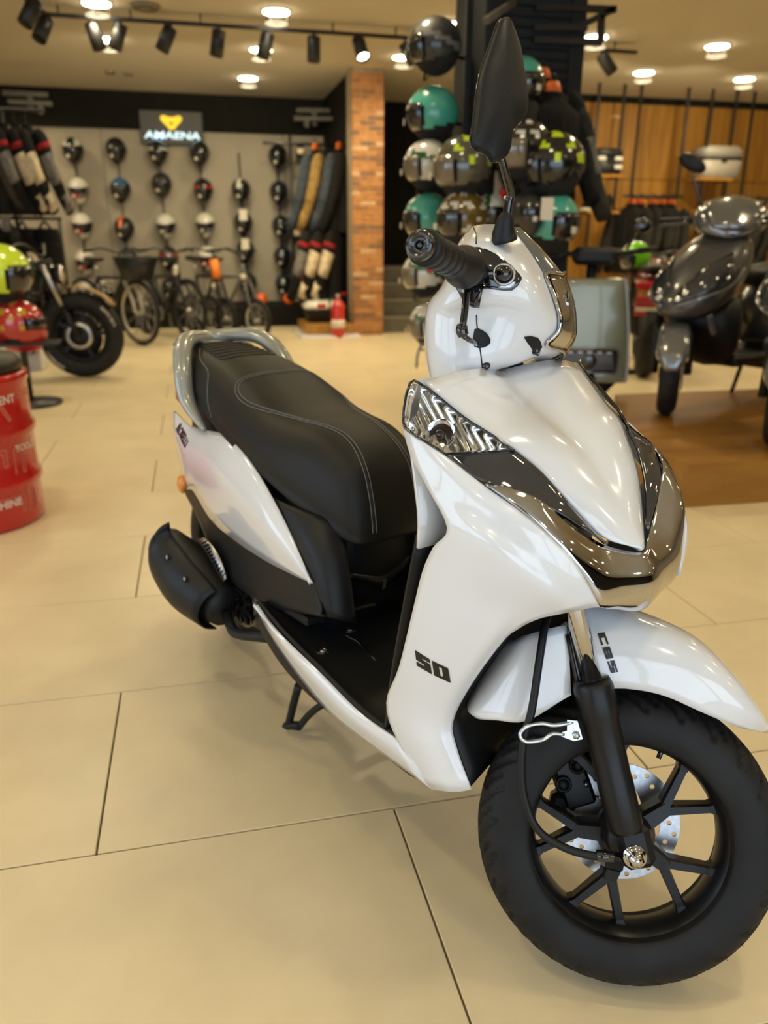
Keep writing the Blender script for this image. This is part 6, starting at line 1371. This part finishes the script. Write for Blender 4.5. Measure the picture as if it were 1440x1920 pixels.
# retro scooter, flat olive-silver front
rs_ = thing('motor_scooter', 'retro electric scooter with flat olive-silver front and rectangular headlamp', 'scooter', (2.42, 4.62, 0), math.radians(-108))
M_ret = mat('olive_silver_paint', (.28, .285, .20), .3, metal=.3, coat=.6, noise=.04, nscale=200)
fz = [(.30, .235, .05), (.34, .25, .035), (.62, .235, .02), (.88, .20, .0), (.93, .185, -.012)]
rows = []
for z, w, x in fz: rows.append([(x-.10, -w-.012, z), (x-.02, -w, z), (x+.0, -w*.9, z), (x+.006, 0, z), (x, w*.9, z), (x-.02, w, z), (x-.10, w+.012, z)])
MB().grid(rows[::-1], 3, 3, .012, side=-1).obj('front_shield', M_ret, rs_)
for s in (-1, 1): MB().tube([(x-.012, s*(w+.0), z) for z, w, x in fz], .012, 8, 3).obj('shield_edge', mat('pale_blue_edge', (.42, .48, .50), .2, coat=.8, noise=.04), rs_, 'pale blue edge strip')
hb2 = MB().box((.045, 0, .43), (.05, .36, .15), bev=.02).obj('headlamp', M_blk_g, rs_, 'rectangular black headlamp'); MB().ball((.068, 0, .43), (.012, .05, .05)).obj('lamp_lens', M_smoke, hb2)
for k in range(5): MB().box((.071, -.12+.06*k, .485), (.006, .03, .012), bev=.002).obj('light_bar', M_steel, hb2)
MB().tube([(.062, -.17, .36), (.064, .17, .36), (.064, .17, .505), (.062, -.17, .505)], .007, 8, closed=True).obj('lamp_bezel', M_steel, hb2)
MB().loft([[(x, y*w, z) for y in (-1, -.6, .6, 1)] + [(x-.2, y*w, z) for y in (1, -1)] for z, w, x in ((.30, .2, .02), (.2, .12, -.0), (.14, .05, -.03))]).obj('under_tray', M_blk, rs_)
torus_wheel(rs_, (-.06, 0, .2), .2, .055, M_rubber, M_cast, 'front_wheel', hub=.06, hw=.05)
MB().tube([(-.07, 0, .55), (-.13, 0, 1.06)], .035, 12).obj('steering_column', M_blk, rs_)
MB().tube([(-.20, -.36, 1.10), (-.14, -.2, 1.08), (-.12, 0, 1.06), (-.14, .2, 1.08), (-.20, .36, 1.10)], .016, 10, 4).obj('handlebar', M_blk, rs_)
MB().box((-.10, 0, 1.06), (.12, .26, .11), bev=.03).obj('dash_pod', M_blk, rs_)
for s in (-1, 1):
    MB().tube([(-.17, s*.28, 1.09), (-.22, s*.40, 1.105)], .02, 10).obj('grip', M_blk, rs_)
    ms2 = MB().tube([(-.13, s*.2, 1.1), (-.11, s*.26, 1.2)], .008, 8).obj('mirror_stem', M_blk_g, rs_); MB().ball((-.10, s*.28, 1.24), (.02, .06, .045)).obj('mirror', M_blk_g, ms2)
MB().box((-.45, 0, .26), (.62, .34, .06), bev=.02).obj('floorboard', M_blk, rs_)
MB().loft([ell(-.70, .45, .10, .18), ell(-.85, .50, .17, .20), ell(-1.2, .54, .17, .18), ell(-1.45, .60, .10, .10)], 1, 3).obj('rear_body', M_ret, rs_)
MB().loft([ell(-.68, .72, .10, .04), ell(-.85, .74, .15, .05), ell(-1.25, .76, .14, .05), ell(-1.42, .78, .07, .03)], 1, 3).obj('seat', M_seat, rs_)
torus_wheel(rs_, (-1.2, 0, .2), .2, .06, M_rubber, M_cast, 'rear_wheel', hub=.07, hw=.06)
# maroon motorcycle seen from behind, with red plate
mm_ = thing('motorcycle', 'dark maroon motorcycle seen from behind with a red and white plate', 'motorcycle', (3.902, 6.375, 0), math.radians(62))
MB().loft([ell(-.32, .86, .06, .03), ell(-.20, .86, .15, .06), ell(.15, .84, .17, .08), ell(.5, .84, .12, .10), ell(.75, .90, .14, .12), ell(.95, .90, .05, .05)], 1, 3).obj('body', mat('maroon_paint', (.10, .010, .016), .2, coat=.8, noise=.1), mm_)
MB().loft([ell(-.34, .94, .05, .02), ell(-.15, .93, .13, .04), ell(.2, .92, .14, .04), ell(.42, .91, .09, .03)], 1, 3).obj('seat', M_seat, mm_)
MB().box((-.34, 0, .80), (.04, .30, .07), bev=.015).obj('tail_lamp', M_red, mm_)
for s in (-1, 1): MB().ball((-.33, s*.24, .77), (.03, .035, .025)).obj('indicator', M_lamp, mm_)
MB().bar((-.30, 0, .80), (-.44, 0, .52), .10, .02).obj('plate_bracket', M_blk, mm_)
pt = MB().box((-.40, 0, .64), (.012, .30, .17), rot=RY(-18), bev=.004).obj('number_plate', mat('plate_red', (.42, .02, .05), .4, noise=.05), mm_, 'red plate with white band'); MB().box((-.410, 0, .615), (.006, .29, .035), rot=RY(-18)).obj('plate_band', P_['white'], pt)
torus_wheel(mm_, (-.05, 0, .31), .31, .085, M_rubber, M_cast, 'rear_wheel', hub=.08, hw=.07)
torus_wheel(mm_, (1.25, 0, .31), .31, .06, M_rubber, M_cast, 'front_wheel', hub=.06, hw=.06)
MB().tube([(1.25, .1, .31), (.95, .1, 1.0)], .025, 10).obj('fork_leg', M_cast, mm_); MB().tube([(1.25, -.1, .31), (.95, -.1, 1.0)], .025, 10).obj('fork_leg', M_cast, mm_)
MB().box((.45, 0, .48), (.5, .3, .35), bev=.06).obj('engine', M_cast, mm_); MB().box((.1, 0, .33), (.5, .2, .08), bev=.02).obj('swingarm', M_cast, mm_)
MB().tube([(.80, -.38, 1.08), (.92, -.2, 1.06), (.94, 0, 1.02), (.92, .2, 1.06), (.80, .38, 1.08)], .014, 8, 3).obj('handlebar', M_frame, mm_)
gp_ = (3.838, 6.6, 1.02); helmet((gp_[0], 6.6, gp_[2]), math.radians(190), 'jet', p_strip, ('lime', 'white'), 'lime green and white helmet above the red plate', key='p_strip', card=False)
pz = MB(); pz.tube([(gp_[0], 6.62, 0), (gp_[0], 6.62, gp_[2]-.09)], .02, 8); pz.lathe([(.15, 0), (.15, .015), (.02, .02)], 20, T(gp_[0], 6.62, 0)); tag(pz.obj('helmet_pole', M_frame), 'black pole under the lime green helmet', 'pole')
